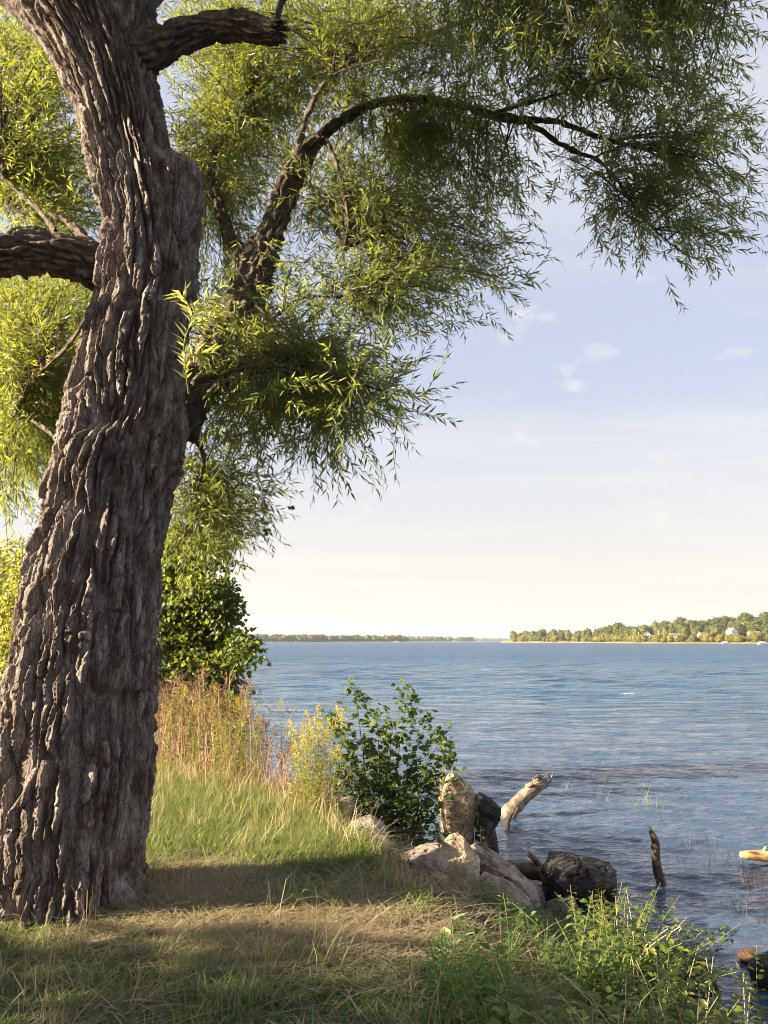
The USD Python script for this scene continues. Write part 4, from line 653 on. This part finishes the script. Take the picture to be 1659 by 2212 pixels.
def bank_spots(px0, py0, px1, py1, n, back, k, s0, s1, tl=.10, zoff=0.0):
    out = []
    for _ in range(n):
        u = rw.uniform(0, 1); p = at_z(px0 + (px1 - px0) * u + rw.normal(0, 8), py0 + (py1 - py0) * u, -.05); y = p[1] + rw.uniform(*back); x = p[0] * y / p[1] + rw.normal(0, .05)
        out.append((x, y, gz(x, y) + zoff, rw.uniform(0, 6.28), rw.uniform(s0, s1), tuple(rw.normal(0, tl, 2)), int(rw.choice(k))))
    return out
DW = [dry_weed(rw, rw.uniform(.95, 1.15), lf_) for lf_ in (.95, .9, .75, .6, .5, .9)]
spread(DW, bank_spots(330, 1680, 520, 1722, 150, (0, 1.1), [0, 1, 2, 3, 5], .75, 1.1) + bank_spots(430, 1700, 590, 1745, 60, (0, .9), range(6), .6, .95) + bank_spots(560, 1745, 720, 1800, 55, (0, .5), [0, 1, 5], .35, .65, .16),
       lambda px, y, k: ('tall dry reddish weed stalk', 'reddish weed stalk hung with many brown leaves', 'dry weed stalk still green at its tip', 'half green reddish weed stalk', 'mostly green-leaved weed with a brown foot', 'stiff dry weed stalk with a bent seed head')[k] + (' beside the willow trunk' if px < 395 else ' amid the sunny weeds' if px < 470 else ' below the cottonwood' if px < 540 else ' beside the tall goldenrod' if px < 640 else ' before the yellow flowers') + (', back row' if y > 9.3 else ''))
GR = [goldenrod(rw, rw.uniform(.9, 1.1), 'goldenrod', 'leafy goldenrods among the dry weeds', 'gold_leaf', fl) for fl in (False, False, True)]
spread(GR, bank_spots(350, 1690, 575, 1740, 62, (-.1, 1.1), [0, 1, 1, 2], .7, 1.05) + bank_spots(500, 1725, 600, 1750, 12, (.2, .8), [0, 1], .6, .85), lambda px, y, k: ('slim leafy goldenrod without flowers', 'bushy leafy goldenrod without flowers', 'goldenrod with a yellow plume')[k] + (' beside the willow trunk' if px < 400 else ' amid the reddish dry stalks' if px < 480 else ' below the cottonwood branches' if px < 545 else ' at the right end of the dry weeds'))
GS = [goldenrod(rw, .85, 'flowering_goldenrod', 'goldenrods in the bright yellow clump left of the dark shrub', 'gold_leaf', True) for _ in range(2)]
spread(GS, bank_spots(640, 1772, 735, 1800, 24, (-.2, .4), [0, 1], .7, 1.15), 'short bright yellow goldenrod in the clump left of the dark glossy shrub')
tg = goldenrod(rw, 1.15, 'tall_goldenrod', None, 'gold_leaf', True); p = at_z(607, 1745, -.1); y = p[1] + .5; spread([tg], [(p[0] * y / p[1], y, gz(p[0] * y / p[1], y), 0, (at_y(607, 1512, y)[2] - gz(p[0] * y / p[1], y)) / 1.2, (0, 0), 0)], 'tallest goldenrod, a single pale spike against the water')
def dead_stalk(r, h):
    root = thing('dead_stalk', (0, 0, -50), label='x', cat='weed', group='bare whitish dead stalks above the weeds'); m = MB(); c = spline([[0, 0, 0], [.02, 0, h * .5], [.05, .01, h]], 8); m.tube(c, np.linspace(.0045, .002, 8), 4)
    obj('stem', m.mesh(), 'dead_stem', root)
    for i in range(7):
        a = c[int(r.integers(4, 8))]; an = r.uniform(0, 6.28); d = np.array([math.cos(an) * .6, math.sin(an) * .6, 1.0]); L = r.uniform(.10, .22); obj('twig', tube([a, a + d * L * .5, a + d * L + r.normal(0, .02, 3)], [.0022, .0018, .001], 3), 'dead_stem', root)
    return root
DS = [dead_stalk(rw, 1.25), dead_stalk(rw, 1.1)]
sp_list = []
for px, py, k_, base in ((508, 1428, 0, 1728), (575, 1500, 1, 1745), (425, 1462, 1, 1700), (545, 1480, 0, 1738), (385, 1478, 1, 1695), (470, 1470, 1, 1712)):
    p = at_z(px, base, -.1); y = p[1] + .6; x = at_y(px, py, y)[0]; z = gz(x, y); sp_list.append((x - .05, y, z, rw.uniform(0, 6.28), (at_y(px, py, y)[2] - z) / (1.4 if k_ == 0 else 1.25), (0, 0), k_))
spread(DS, sp_list, 'bare whitish dead stalk with a few twigs standing above the weeds')

# ---------------------------------------------------------------- weeds in the near right corner
def broad_weed(r, h, name, group, leaf, size, n, kind=ovate, stem='green_stem', lean=.25, cat='weed', pairs=2, up=.3):
    root = thing(name, (0, 0, -50), label='x', cat=cat, group=group); b = r.normal(0, lean, 2) * h; c = spline([[0, 0, -.05], [b[0] * .3, b[1] * .3, h * .5], [b[0], b[1], h]], 10); obj('stem', tube(c, np.linspace(.0045, .0015, 10), 5), stem, root)
    for i in range(n):
        u = (.25 + .74 * i / n) * 9; a = min(int(u), 8); p = c[a] + (c[a + 1] - c[a]) * (u - a); s = size[0] * r.uniform(.7, 1.15) * (1.1 - .5 * i / n)
        for q in range(pairs):
            an = i * 1.75 + q * 2 * math.pi / pairs + r.normal(0, .25); v, f = kind(s, s * size[1], r.uniform(.1, .4)); d = np.array([math.cos(an), math.sin(an), up + r.normal(0, .25)])
            obj('leaf', (place(v, p + d * .012, d, roll=r.normal(0, .35)), f), leaf, root)
    return root
G1 = [broad_weed(rw, .42, 'bright_weed', 'bright green narrow-leaved weeds at the edge of the lawn', 'fresh_leaf', (.10, .17), 11, lens, pairs=3) for _ in range(3)]
G2_ = [broad_weed(rw, rw.uniform(.45, .6), 'bushy_weed', 'mid-green broad-leaved weeds covering the near bank', 'weed_leaf', (.075, .62), 11, pairs=2, lean=.35) for _ in range(4)]
G3 = [broad_weed(rw, .5, 'yellowing_weed', 'yellow-green pointed-leaved weeds in the near right corner', 'gold_leaf', (.085, .42), 9, pairs=2, lean=.35, stem='dead_stem') for _ in range(3)]
G4 = [broad_weed(rw, .55, 'willowherb', 'yellow-topped feathery weeds rising over the bank shrub', 'gold_leaf', (.055, .24), 20, lens, pairs=4, lean=.1) for _ in range(2)]
def area(poly, n, k, s0, s1, tl=.15):
    from shapely.geometry import Polygon, Point
    P = Polygon(poly); x0, y0, x1, y1 = P.bounds; out = []
    while len(out) < n:
        a, b = rw.uniform(x0, x1), rw.uniform(y0, y1)
        if P.contains(Point(a, b)):
            p = hit(a, b)
            if p[2] > WATER_Z + .02: out.append((p[0], p[1], gz(p[0], p[1]), rw.uniform(0, 6.28), rw.uniform(s0, s1), tuple(rw.normal(0, tl, 2)), int(rw.choice(k))))
            else: n -= 1
    return out
spread(G1, area([(940, 2170), (1000, 2130), (1100, 2160), (1140, 2220), (1100, 2290), (960, 2270)], 30, range(3), .6, .95) + area([(1090, 2240), (1330, 2230), (1330, 2330), (960, 2330)], 12, range(3), .5, .8) + area([(1085, 2060), (1110, 2060), (1110, 2100), (1080, 2100)], 3, range(3), .6, .8), lambda px, y, k: ('upright bright green weed with whorled leaves', 'leaning bright green weed with whorled leaves', 'spreading bright green weed with whorled leaves')[k] + (' next to the pale milkweed' if px < 1010 else ' along the lawn edge' if px < 1085 else ' under the foremost slanting boulder' if px < 1160 else ' at the bottom right of the lawn'))
spread(G2_, area([(1240, 2170), (1310, 2130), (1440, 2100), (1540, 2130), (1550, 2210), (1330, 2270), (1200, 2250)], 84, range(4), .65, 1.05) + area([(1050, 2290), (1500, 2270), (1640, 2300), (1640, 2440), (1000, 2440)], 34, range(4), .6, 1.0), lambda px, y, k: ('broad-leaved weed', 'arching broad-leaved weed', 'dense broad-leaved weed', 'tall broad-leaved weed')[k] + ((' below the dull mossy rock' if px < 1270 else ' under the feathery yellow tops' if px < 1400 else ' overhanging the dark waterline rock') if y > 4.3 else (' at the bottom among small weeds' if px < 1250 else ' near the bottom beside yellowing weeds' if px < 1450 else ' in the lower right corner')))
spread(G3, area([(1230, 2340), (1290, 2270), (1560, 2250), (1690, 2310), (1650, 2480), (1250, 2480)], 44, range(3), .6, 1.0) + area([(1320, 2150), (1500, 2110), (1530, 2150), (1320, 2190)], 22, range(3), .85, 1.15), lambda px, y, k: ('yellowing pointed-leaved weed', 'thin yellowing weed on a bare stem', 'drooping yellowing weed')[k] + (' next to the smooth grey rock' if px < 1330 else ' halfway along the bottom right corner' if px < 1480 else ' at the corner nearest the water'))
spread(G4, area([(1280, 2110), (1420, 2095), (1420, 2140), (1280, 2150)], 11, range(2), .8, 1.1), 'feathery yellow-topped weed above the bank shrub')
mw = broad_weed(rw, .34, 'milkweed', None, 'pale_leaf', (.15, .30), 5, pairs=2, lean=.05, cat='weed'); p = hit(985, 2120); spread([mw], [(*p, .3, .95, (0, 0), 0)], 'pale whitish-green broad-leaved plant at the edge of the bright weeds')
yb = broad_weed(rw, .26, 'seedling', 'small yellow-leaved seedlings on the rock pile', 'gold_leaf', (.085, .5), 5, pairs=2, lean=.1)
pz = [at_y(1040, 1850, 7.6), at_y(1052, 1905, 7.1)]; spread([yb], [(*pz[0], 0, 1.0, (0, 0), 0), (*pz[1], 2, .9, (0, 0), 0)], 'small yellow-green seedling growing between the sunlit rocks')
# reeds standing in the shallows
def reed(r, n, h, colour, grp):
    root = thing('water_reed', (0, 0, -50), label='x', cat='reed', group=grp)
    for _ in range(n):
        o = np.array([*r.normal(0, .05, 2), -.1]); b = r.normal(0, .22, 2); hh = h * r.uniform(.5, 1.1); obj('blade', tube(spline([o, o + [b[0] * .3 * hh, b[1] * .3 * hh, hh * .5], o + [b[0] * hh * 1.4, b[1] * hh * 1.4, hh]], 6), [.0024, .0024, .002, .0018, .0014, .0008], 3), colour, root)
    return root
RL = [reed(rw, n, h, 'green_stem', 'pale thin reeds in the shallows') for n, h in ((3, .35), (6, .3), (5, .55))]
RD = [reed(rw, n, h, 'wet_wood', 'dark thin reeds in the near shallows') for n, h in ((4, .4), (6, .35), (3, .5))]
def wat(lst, ks): return [(*at_z(1036.9 + .375 * x, 1555.3 + .375 * y, WATER_Z - .02), rw.uniform(0, 6.28), rw.uniform(.8, 1.15), (0, 0), int(rw.choice(ks))) for x, y in lst]
spread(RL, wat([(505, 410), (560, 340), (600, 325), (735, 385), (650, 430), (690, 470), (750, 475), (765, 505), (800, 400), (890, 505), (905, 520), (930, 500), (1035, 575), (1015, 520), (1145, 560), (970, 490)], [0, 1, 2]), 'pale thin reed tuft in the sunlit shallows beyond the post')
spread(RD, wat([(1305, 850), (1340, 860), (1370, 840), (1395, 870), (1445, 800), (1500, 840), (1530, 900), (1560, 950), (1590, 990), (1640, 980), (1455, 1080), (1500, 1120), (1520, 1150), (1640, 1200), (1170, 830), (1225, 750), (1330, 740)], [0, 1, 2]), 'dark thin reed tuft in the shaded shallows right of the post')
# ---------------------------------------------------------------- grass
rg = np.random.default_rng(3)
def tuft(r, n, h, w, spread_, lean, flat=0.0):
    m = MB()
    for _ in range(n):
        o = np.array([*r.normal(0, spread_, 2), -.01 + .016 * (flat > 0)]); an = r.uniform(0, 6.28); hh = h * r.uniform(.5, 1.15); l = hh * lean * r.uniform(.2, 1.6); d = np.array([math.cos(an), math.sin(an), 0]); s = np.array([-d[1], d[0], 0]) * w / 2
        up = hh * (1 - flat); p1 = o + d * l * .3 + [0, 0, up * .55]; p2 = o + d * l * .7 + [0, 0, up * .9]; p3 = o + d * l * 1.25 + [0, 0, up * (1.0 if lean < .8 else .85)]
        m.add([o - s, o + s, p1 - s * .9, p1 + s * .9, p2 - s * .6, p2 + s * .6, p3], [[0, 1, 3], [0, 3, 2], [2, 3, 5], [2, 5, 4], [4, 5, 6]])
    return m.mesh()
LAWN = [tuft(rg, 28, .058, .0046, .035, .8) for _ in range(4)]
LONG = [tuft(rg, 30, .12, .005, .05, 1.0) for _ in range(4)]
STRAW = [tuft(rg, 24, .17, .0048, .06, 1.2, .70) for _ in range(4)]
DRY = [tuft(rg, 9, .36, .0045, .03, .55) for _ in range(3)]
n = 90000; x, y = rg.uniform(-4.2, 2.2, n), rg.uniform(2.0, 11.5, n); keep = np.abs(x) < y * .56 + .5; x, y = x[keep], y[keep]; d = edge_d(x, y); q = np.stack([x, y, 0 * x], -1)
z = ground_z(x, y, d); tr = np.hypot(x - tr_c(0.05), y - TYC)
strawy = np.clip(-.10 + 1.15 * np.exp(-((x + .55) / .95) ** 2 - ((y - 4.5) / .55) ** 2) + .55 * np.exp(-((x + 1.3) / .8) ** 2 - ((y - 5.6) / .5) ** 2) + .4 * np.exp(-((tr - .6) / .35) ** 2) + 1.1 * nz(q, 1.5, 12, 3), 0, 1)
longness = np.clip(smooth(y, 5.6, 6.7) + smooth(d, -.5, .1) * .8 + .3 * nz(q, 1.1, 13, 2), 0, 1.2); u = rg.uniform(0, 1, len(x))
def lay(name, protos, m, sel, lo, hi, label_kind='stuff', tiltv=.15):
    k = int(sel.sum()); rr = Rot.from_euler('zxy', np.stack([rg.uniform(0, 6.28, k), rg.normal(0, tiltv, k), rg.normal(0, tiltv, k)], 1)).as_matrix()
    instancer(name, [(p, m, False) for p in protos], np.stack([x, y, z], -1)[sel], rr, rg.uniform(lo, hi, k), rg.integers(0, len(protos), k), kind=label_kind)
    print(name, k)
base = (d < -.30 + .43 * smooth(y, 6.7, 8)) & (tr > .36)
lay('lawn_grass', LAWN, 'lawn_blade', base & (u < .70 * (1 - longness) * (1.06 - strawy)), .7, 1.25)
lay('long_grass', LONG, 'grass_blade', base & (u < .30 * longness * (1.1 - .45 * strawy)), .6, 1.25)
u = rg.uniform(0, 1, len(x))
lay('straw_thatch', STRAW, 'straw', (d < .3) & (tr > .40) & (u < .025 + .36 * strawy), .6, 1.3, tiltv=.06)
u = rg.uniform(0, 1, len(x))
lay('dry_grass', DRY, 'straw', base & (u < .022 * longness + .0012 + .05 * smooth(d, -.7, -.1) * smooth(y, 5.2, 5.8)), .5, 1.15)
lay('bank_grass', LONG, 'lawn_blade', (d > .3) & (d < 1.9) & (u > .93) & (z > WATER_Z), .6, 1.1)

LIT = []
for _ in range(4):
    m = MB(); v, f = lens(.07, .014, rg.uniform(.1, .4), .5); m.add(v + [-.035, 0, .008], f); LIT.append(m.mesh())
k = 1500; lx, ly = rg.uniform(-3.2, 1.0, k), rg.uniform(2.2, 7.5, k); ld = edge_d(lx, ly); ok = (ld < .2) & (np.hypot(lx - tr_c(.05), ly - TYC) > .5); lx, ly, ld = lx[ok], ly[ok], ld[ok]; k = len(lx)
instancer('fallen_leaves', [(m, 'dry_leaf', False) for m in LIT], np.stack([lx, ly, ground_z(lx, ly, ld) + rg.uniform(.005, .04, k)], -1), Rot.from_euler('zxy', np.stack([rg.uniform(0, 6.28, k), rg.normal(0, .5, k), rg.normal(0, .3, k)], 1)).as_matrix(), rg.uniform(.7, 1.2, k), rg.integers(0, 4, k), kind='stuff')
for i, (px, py, lab) in enumerate(((430, 2030, 'thin fallen twig on the dry grass right of the trunk'), (640, 1985, 'bent fallen twig in the middle of the lawn'), (300, 2130, 'short fallen twig below the pale sliver of bark'), (760, 2120, 'forked fallen twig in the green lawn at the bottom'))):
    p = hit(px, py); tw = thing('fallen_twig', p + [0, 0, .03], rg.uniform(0, 6.28), label=lab, cat='twig'); c = spline(np.cumsum(np.vstack([[[0, 0, 0]], rg.normal(0, .02, (4, 3)) * [1, 1, .4] + [.07, 0, .003]]), 0), 10); obj('stem', tube(c, np.linspace(.006, .0025, 10), 5), 'twig_bark', tw); obj('side_twig', tube([c[5], c[5] + [.05, .04, .02], c[5] + [.09, .06, .01]], [.003, .0025, .001], 4), 'twig_bark', tw)
# ---------------------------------------------------------------- the far shores
rf = np.random.default_rng(17)
SH = [(1085, 1230, 1), (1105, 1150, 2), (1180, 1030, 2.5), (1250, 950, 3.5), (1320, 880, 5), (1400, 810, 8), (1480, 770, 10), (1560, 735, 12), (1659, 700, 13.5), (1800, 660, 15), (2100, 600, 16)]
def sx(px, Y): return (px / W_ - .5) * 2 * TX * Y / math.cos(PITCH) * 1.0
shp = np.array(SH, float); fY, fH = (lambda p: np.interp(p, shp[:, 0], shp[:, 1])), (lambda p: np.interp(p, shp[:, 0], shp[:, 2]))
def far_x(px, Y): r = ray(px, 1384); return r[0] / r[1] * Y
def hill(px, inl):
    h = fH(px); return WATER_Z + .3 + 1.2 * np.clip(inl / 6, 0, 1) + h * smooth(inl, 12, 110) + 1.0 * nz(np.stack([px * .05, inl * .05, 0 * px], -1), 1, 3, 2)
pxs = np.linspace(1082, 2100, 160); inl = np.array([-8, 0, 3, 8, 16, 30, 50, 80, 120, 200, 400]); A, I = np.meshgrid(pxs, inl); Yv = fY(A) + I * .9; Xv = np.array([[far_x(a, b) for a, b in zip(r1, r2_)] for r1, r2_ in zip(A, Yv)]); Zv = np.where(I < 0, -3, hill(A, I))
obj('far_shore', (np.stack([Xv, Yv, Zv], -1).reshape(-1, 3), grid_faces(len(inl), len(pxs))), 'far_ground', smooth=True, kind='structure')
def crown(r, w, h, n=420):
    m = MB(); c0 = trimesh.creation.icosphere(2); v = np.array(c0.vertices); v = v * (1 + .8 * nz(v, 1.6, int(r.integers(99)), 3)[:, None]) * [w * .40, w * .40, h * .42] + [0, 0, h * .55]; m.add(v, c0.faces)
    d = r.normal(0, 1, (n, 3)); d /= np.linalg.norm(d, axis=1, keepdims=True); q = d * r.uniform(.75, 1.0, (n, 1)) * (1 + .9 * nz(d, 1.7, int(r.integers(99)), 3)[:, None]) * [w * .5, w * .5, h * .5] + [0, 0, h * .55]
    for p in q:
        e = r.normal(0, 1, (4, 3)) * w * .055; e -= e.mean(0); m.add(p + e, [[0, 1, 2], [0, 2, 3]])
    return m.mesh()
def far_tree(name, r, w, h, leaf, group):
    root = thing(name, (0, 0, -50), label='x', cat='tree', group=group); obj('trunk', tube([[0, 0, -1], [0, 0, h * .3], [0, 0, h * .6]], [.35, .28, .15], 6), 'limb_bark', root); obj('crown', crown(r, w, h), leaf, root); return root
leafmat('far_dark', (.055, .068, .022), (.11, .115, .035), (.06, .08, .03), .12, (.15, .2, .04), .7, .1)
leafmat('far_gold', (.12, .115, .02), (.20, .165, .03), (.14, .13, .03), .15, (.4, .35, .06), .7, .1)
FAR = lambda px: ' on the low tip of the far right shore' if px < 1180 else ' where the far right shore starts to rise' if px < 1260 else ' left of the first house across the water' if px < 1340 else ' near the small brown house across the water' if px < 1385 else ' by the narrow white house across the water' if px < 1425 else ' by the low tan house across the water' if px < 1490 else ' by the low white house across the water' if px < 1550 else ' by the largest white house across the water' if px < 1610 else ' at the right end of the far shore'
FT = [far_tree('far_tree', rf, w, h, lf_, 'trees on the far right shore') for w, h, lf_ in ((9, 11, 'far_dark'), (12, 13, 'far_dark'), (8, 13, 'far_leaf'), (11, 11, 'far_leaf'))]
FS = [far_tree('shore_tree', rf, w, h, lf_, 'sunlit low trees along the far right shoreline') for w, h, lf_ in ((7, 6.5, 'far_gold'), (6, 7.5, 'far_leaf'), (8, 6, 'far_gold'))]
def far_spots(n, i0, i1, p0, p1, s0, s1, ks):
    out = []
    for _ in range(n):
        px, il = rf.uniform(p0, p1), rf.uniform(i0, i1); Yq = fY(px) + il * .9; out.append((far_x(px, Yq), Yq, float(hill(np.array([px]), np.array([il]))[0]) - .3, rf.uniform(0, 6.28), rf.uniform(s0, s1), (0, 0), int(rf.choice(ks))))
    return out
spread(FT, far_spots(70, 40, 80, 1340, 1700, .7, 1.15, [0, 1, 2, 3]) + far_spots(80, 90, 170, 1300, 1700, .75, 1.3, [0, 0, 1, 2, 3]) + far_spots(75, 16, 90, 1108, 1380, .7, 1.2, [2, 3, 0, 1]), lambda px, y, k: ('round dark tree', 'broad dark tree', 'tall olive tree', 'wide olive tree')[k] + FAR(px))
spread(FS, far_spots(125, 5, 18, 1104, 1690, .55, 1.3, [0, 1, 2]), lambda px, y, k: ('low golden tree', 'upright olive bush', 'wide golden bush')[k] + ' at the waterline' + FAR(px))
def far_mass(name, segs, n, h, leaf):
    """A wood so far off that it reads as one mass."""
    P = []
    for _ in range(n):
        k = rf.integers(len(segs)); a, b = segs[k]; t = rf.uniform(0, 1); px = a[0] + (b[0] - a[0]) * t; Yq = a[1] + (b[1] - a[1]) * t + rf.uniform(0, 60); P.append((far_x(px, Yq), Yq, WATER_Z + .2))
    instancer(name, [(crown(rf, h * 1.1, h, 160), leaf, False) for _ in range(3)], P, Rot.from_euler('z', rf.uniform(0, 6.28, n)).as_matrix(), rf.uniform(.6, 1.2, n), rf.integers(0, 3, n), kind='stuff')
far_mass('distant_wood', [((520, 1420), (700, 1560)), ((690, 1560), (880, 1750))], 230, 13, 'far_dark')
far_mass('hazy_wood', [((840, 2500), (1020, 2700))], 150, 15, 'hazy_leaf')
far_mass('faint_wood', [((1000, 4300), (1130, 4300))], 110, 15, 'hazy_leaf')
def bar(name, px0, px1, Y, dep): # low ground under the distant woods
    x0, x1 = far_x(px0, Y), far_x(px1, Y); m = MB().box([(x0 + x1) / 2, Y + dep / 2, WATER_Z], [x1 - x0, dep, 1.2]); obj(name, m.mesh(), 'far_ground', kind='structure')
bar('distant_shore', 505, 885, 1590, 300); bar('hazy_shore', 835, 1025, 2500, 300); bar('faint_shore', 995, 1135, 4280, 200)
# houses, boats, masts
def house(px, py, w, h, d, wall, roof, label, gable='front', wins=3, inl_=None, storeys=1, rz=0.0, porch=False):
    w, h, d = w * .82, h * .85, d * .82
    il = inl_; Yq = fY(px) + il * .9; o = np.array([far_x(px, Yq), Yq, at_y(px, py, Yq)[2]]); t = thing('lake_house', o, rz, label=label, cat='house'); zb = float(hill(np.array([px]), np.array([il]))[0]) - o[2] - 1
    obj('wall', MB().box([0, 0, (h + zb) / 2], [w, d, h - zb]).mesh(), wall, t); rh = w * .42 if gable == 'front' else d * .35; e = .5; m = MB()
    if gable == 'front':
        obj('gable', (np.array([[-w / 2, -d / 2, h], [w / 2, -d / 2, h], [0, -d / 2, h + rh * .93], [-w / 2, d / 2, h], [w / 2, d / 2, h], [0, d / 2, h + rh * .93]]), np.array([[0, 1, 2], [3, 5, 4], [0, 2, 5], [0, 5, 3], [1, 4, 5], [1, 5, 2]])), wall, t)
        for s in (-1, 1): m.add(np.array([[s * (w / 2 + e), -d / 2 - e, h - .3], [s * (w / 2 + e), d / 2 + e, h - .3], [0, d / 2 + e, h + rh], [0, -d / 2 - e, h + rh], [s * (w / 2 + e), -d / 2 - e, h], [s * (w / 2 + e), d / 2 + e, h], [0, d / 2 + e, h + rh + .3], [0, -d / 2 - e, h + rh + .3]]), [[0, 1, 2, 3], [4, 5, 6, 7], [0, 4, 7, 3], [0, 1, 5, 4]])
    else: m.add(np.array([[-w / 2 - e, -d / 2 - e, h], [w / 2 + e, -d / 2 - e, h], [w / 2 + e, d / 2 + e, h], [-w / 2 - e, d / 2 + e, h], [-w / 2 - e, 0, h + rh], [w / 2 + e, 0, h + rh]]), [[0, 1, 5, 4], [3, 2, 5, 4], [0, 4, 3, 3], [1, 5, 2, 2], [0, 1, 2, 3]])
    rf_ = obj('roof', m.mesh(), roof, t); obj('chimney', MB().box([w * .22, .8, h + rh * .75], [.8, .8, 2.2]).mesh(), 'roof_brown', rf_)
    for s in range(storeys):
        for i in range(wins):
            xw = (i + .5) / wins * w - w / 2; zw = (s + .5) * h / storeys + .2; f = obj('window', MB().box([xw, -d / 2 - .04, zw], [w / wins * .55, .08, 1.5]).mesh(), 'white_paint', t); obj('pane', MB().box([xw, -d / 2 - .10, zw], [w / wins * .55 - .3, .05, 1.2]).mesh(), 'window_glass', f)
    obj('door', MB().box([w * .03, -d / 2 - .05, 1.05], [1.0, .09, 2.1]).mesh(), 'roof_brown', t); return t
house(1583, 1374, 9.5, 5.2, 10, 'white_paint', 'roof_grey', 'white two-storey gabled house, largest on the far right shore', 'front', 3, 30, 2, .25)
house(1399, 1377, 5.5, 4.5, 7, 'white_paint', 'roof_grey', 'narrow white gabled house left of the dark-roofed houses', 'front', 2, 26, 2, -.2)
house(1458, 1378, 12, 3.0, 8, 'tan_siding', 'roof_grey', 'low tan house with a long grey roof between the two white gables', 'side', 5, 28)
house(1520, 1376, 11, 3.0, 8, 'white_paint', 'roof_brown', 'low white house with a brown roof just left of the largest house', 'side', 4, 30, 1, .3)
house(1630, 1374, 12, 2.8, 8, 'tan_siding', 'roof_brown', 'low brown-roofed house at the right end of the far shore', 'side', 5, 34)
house(1350, 1380, 7, 2.6, 6, 'tan_siding', 'roof_brown', 'small brown house at the left end of the far houses', 'side', 3, 20)
def boat(px, Y, L, label):
    o = np.array([far_x(px, Y), Y, WATER_Z]); t = thing('motor_boat', o, .15, label=label, cat='boat'); n = 10; u = np.linspace(0, 1, n); hw = L * .16 * np.sqrt(np.clip(1 - u ** 3, .02, 1)); m = MB()
    ring = lambda i: np.array([[-L / 2 + L * u[i], -hw[i], .9 + .35 * u[i]], [-L / 2 + L * u[i], -hw[i] * .7, -.1], [-L / 2 + L * u[i], 0, -.3], [-L / 2 + L * u[i], hw[i] * .7, -.1], [-L / 2 + L * u[i], hw[i], .9 + .35 * u[i]]])
    v = np.vstack([ring(i) for i in range(n)]); m.add(v, tri(grid_faces(n, 5, True))); m.add(ring(0), [[0, 1, 2], [0, 2, 3], [0, 3, 4]]); obj('hull', m.mesh(), 'white_paint', t); obj('cabin', MB().box([-.02 * L, 0, 1.5], [L * .34, L * .2, 1.3]).mesh(), 'white_paint', t)
    obj('windshield', MB().box([L * .155, 0, 1.65], [.06, L * .17, .6]).mesh(), 'window_glass', t); obj('canopy_rail', MB().box([-.28 * L, 0, 2.25], [L * .2, L * .2, .12]).mesh(), 'white_paint', t)
boat(858, 1250, 11, 'white motor boat under way before the distant left shore'); boat(1035, 3200, 16, 'tiny white boat in the open gap between the two shores')
boat(1568, 640, 7, 'small white boat moored off the far right shore'); boat(1648, 600, 8, 'white boat moored at the right edge before the far shore')
def mast(px, top, Y, label):
    o = np.array([far_x(px, Y), Y, WATER_Z]); h = at_y(px, top, Y)[2] + 1; t = thing('radio_mast', o, label=label, cat='mast'); obj('pole', tube([[0, 0, 0], [0, 0, h * .5], [0, 0, h]], [.9, .6, .3], 6), 'mast_steel', t)
    for q in (.86, .93): obj('crossarm', MB().box([0, 0, h * q], [h * .06, .3, .3]).mesh(), 'mast_steel', t)
for a in ((790, 1366, 1700, 'tall mast above the wooded left shore'), (921, 1373, 2800, 'left one of three masts above the hazy wood'), (946, 1372, 2800, 'middle one of three masts above the hazy wood'), (1012, 1369, 2800, 'right one of three masts, at the end of the hazy wood')): mast(*a)
for px, py0, py1 in ((1380, 1366, 1384), (1424, 1362, 1380)):
    Yq = fY(px) + 14; o = np.array([far_x(px, Yq), Yq, at_y(px, py1, Yq)[2] - 1]); t = thing('flag_pole', o, label='white pole standing left of the narrow white house' if px < 1400 else 'white pole standing right of the narrow white house', cat='pole'); hh = at_y(px, py0, Yq)[2] - o[2]; obj('shaft', tube([[0, 0, 0], [0, 0, hh * .6], [0, 0, hh]], [.32, .26, .18], 6), 'white_paint', t); obj('finial', trimesh.creation.icosphere(1, .4).apply_translation([0, 0, hh]), 'white_paint', t)

# ---------------------------------------------------------------- haze over the lake
mat('haze_air', {'v': ('principled_volume', {'color': (.86, .90, 1.0), 'density': HAZE, 'anisotropy': .3})}, [], volume='v.volume')
hb_ = trimesh.creation.box([11000, 11000, 66]); hb_.apply_translation([0, 0, 27.0]); obj('haze', hb_, 'haze_air', kind='stuff')
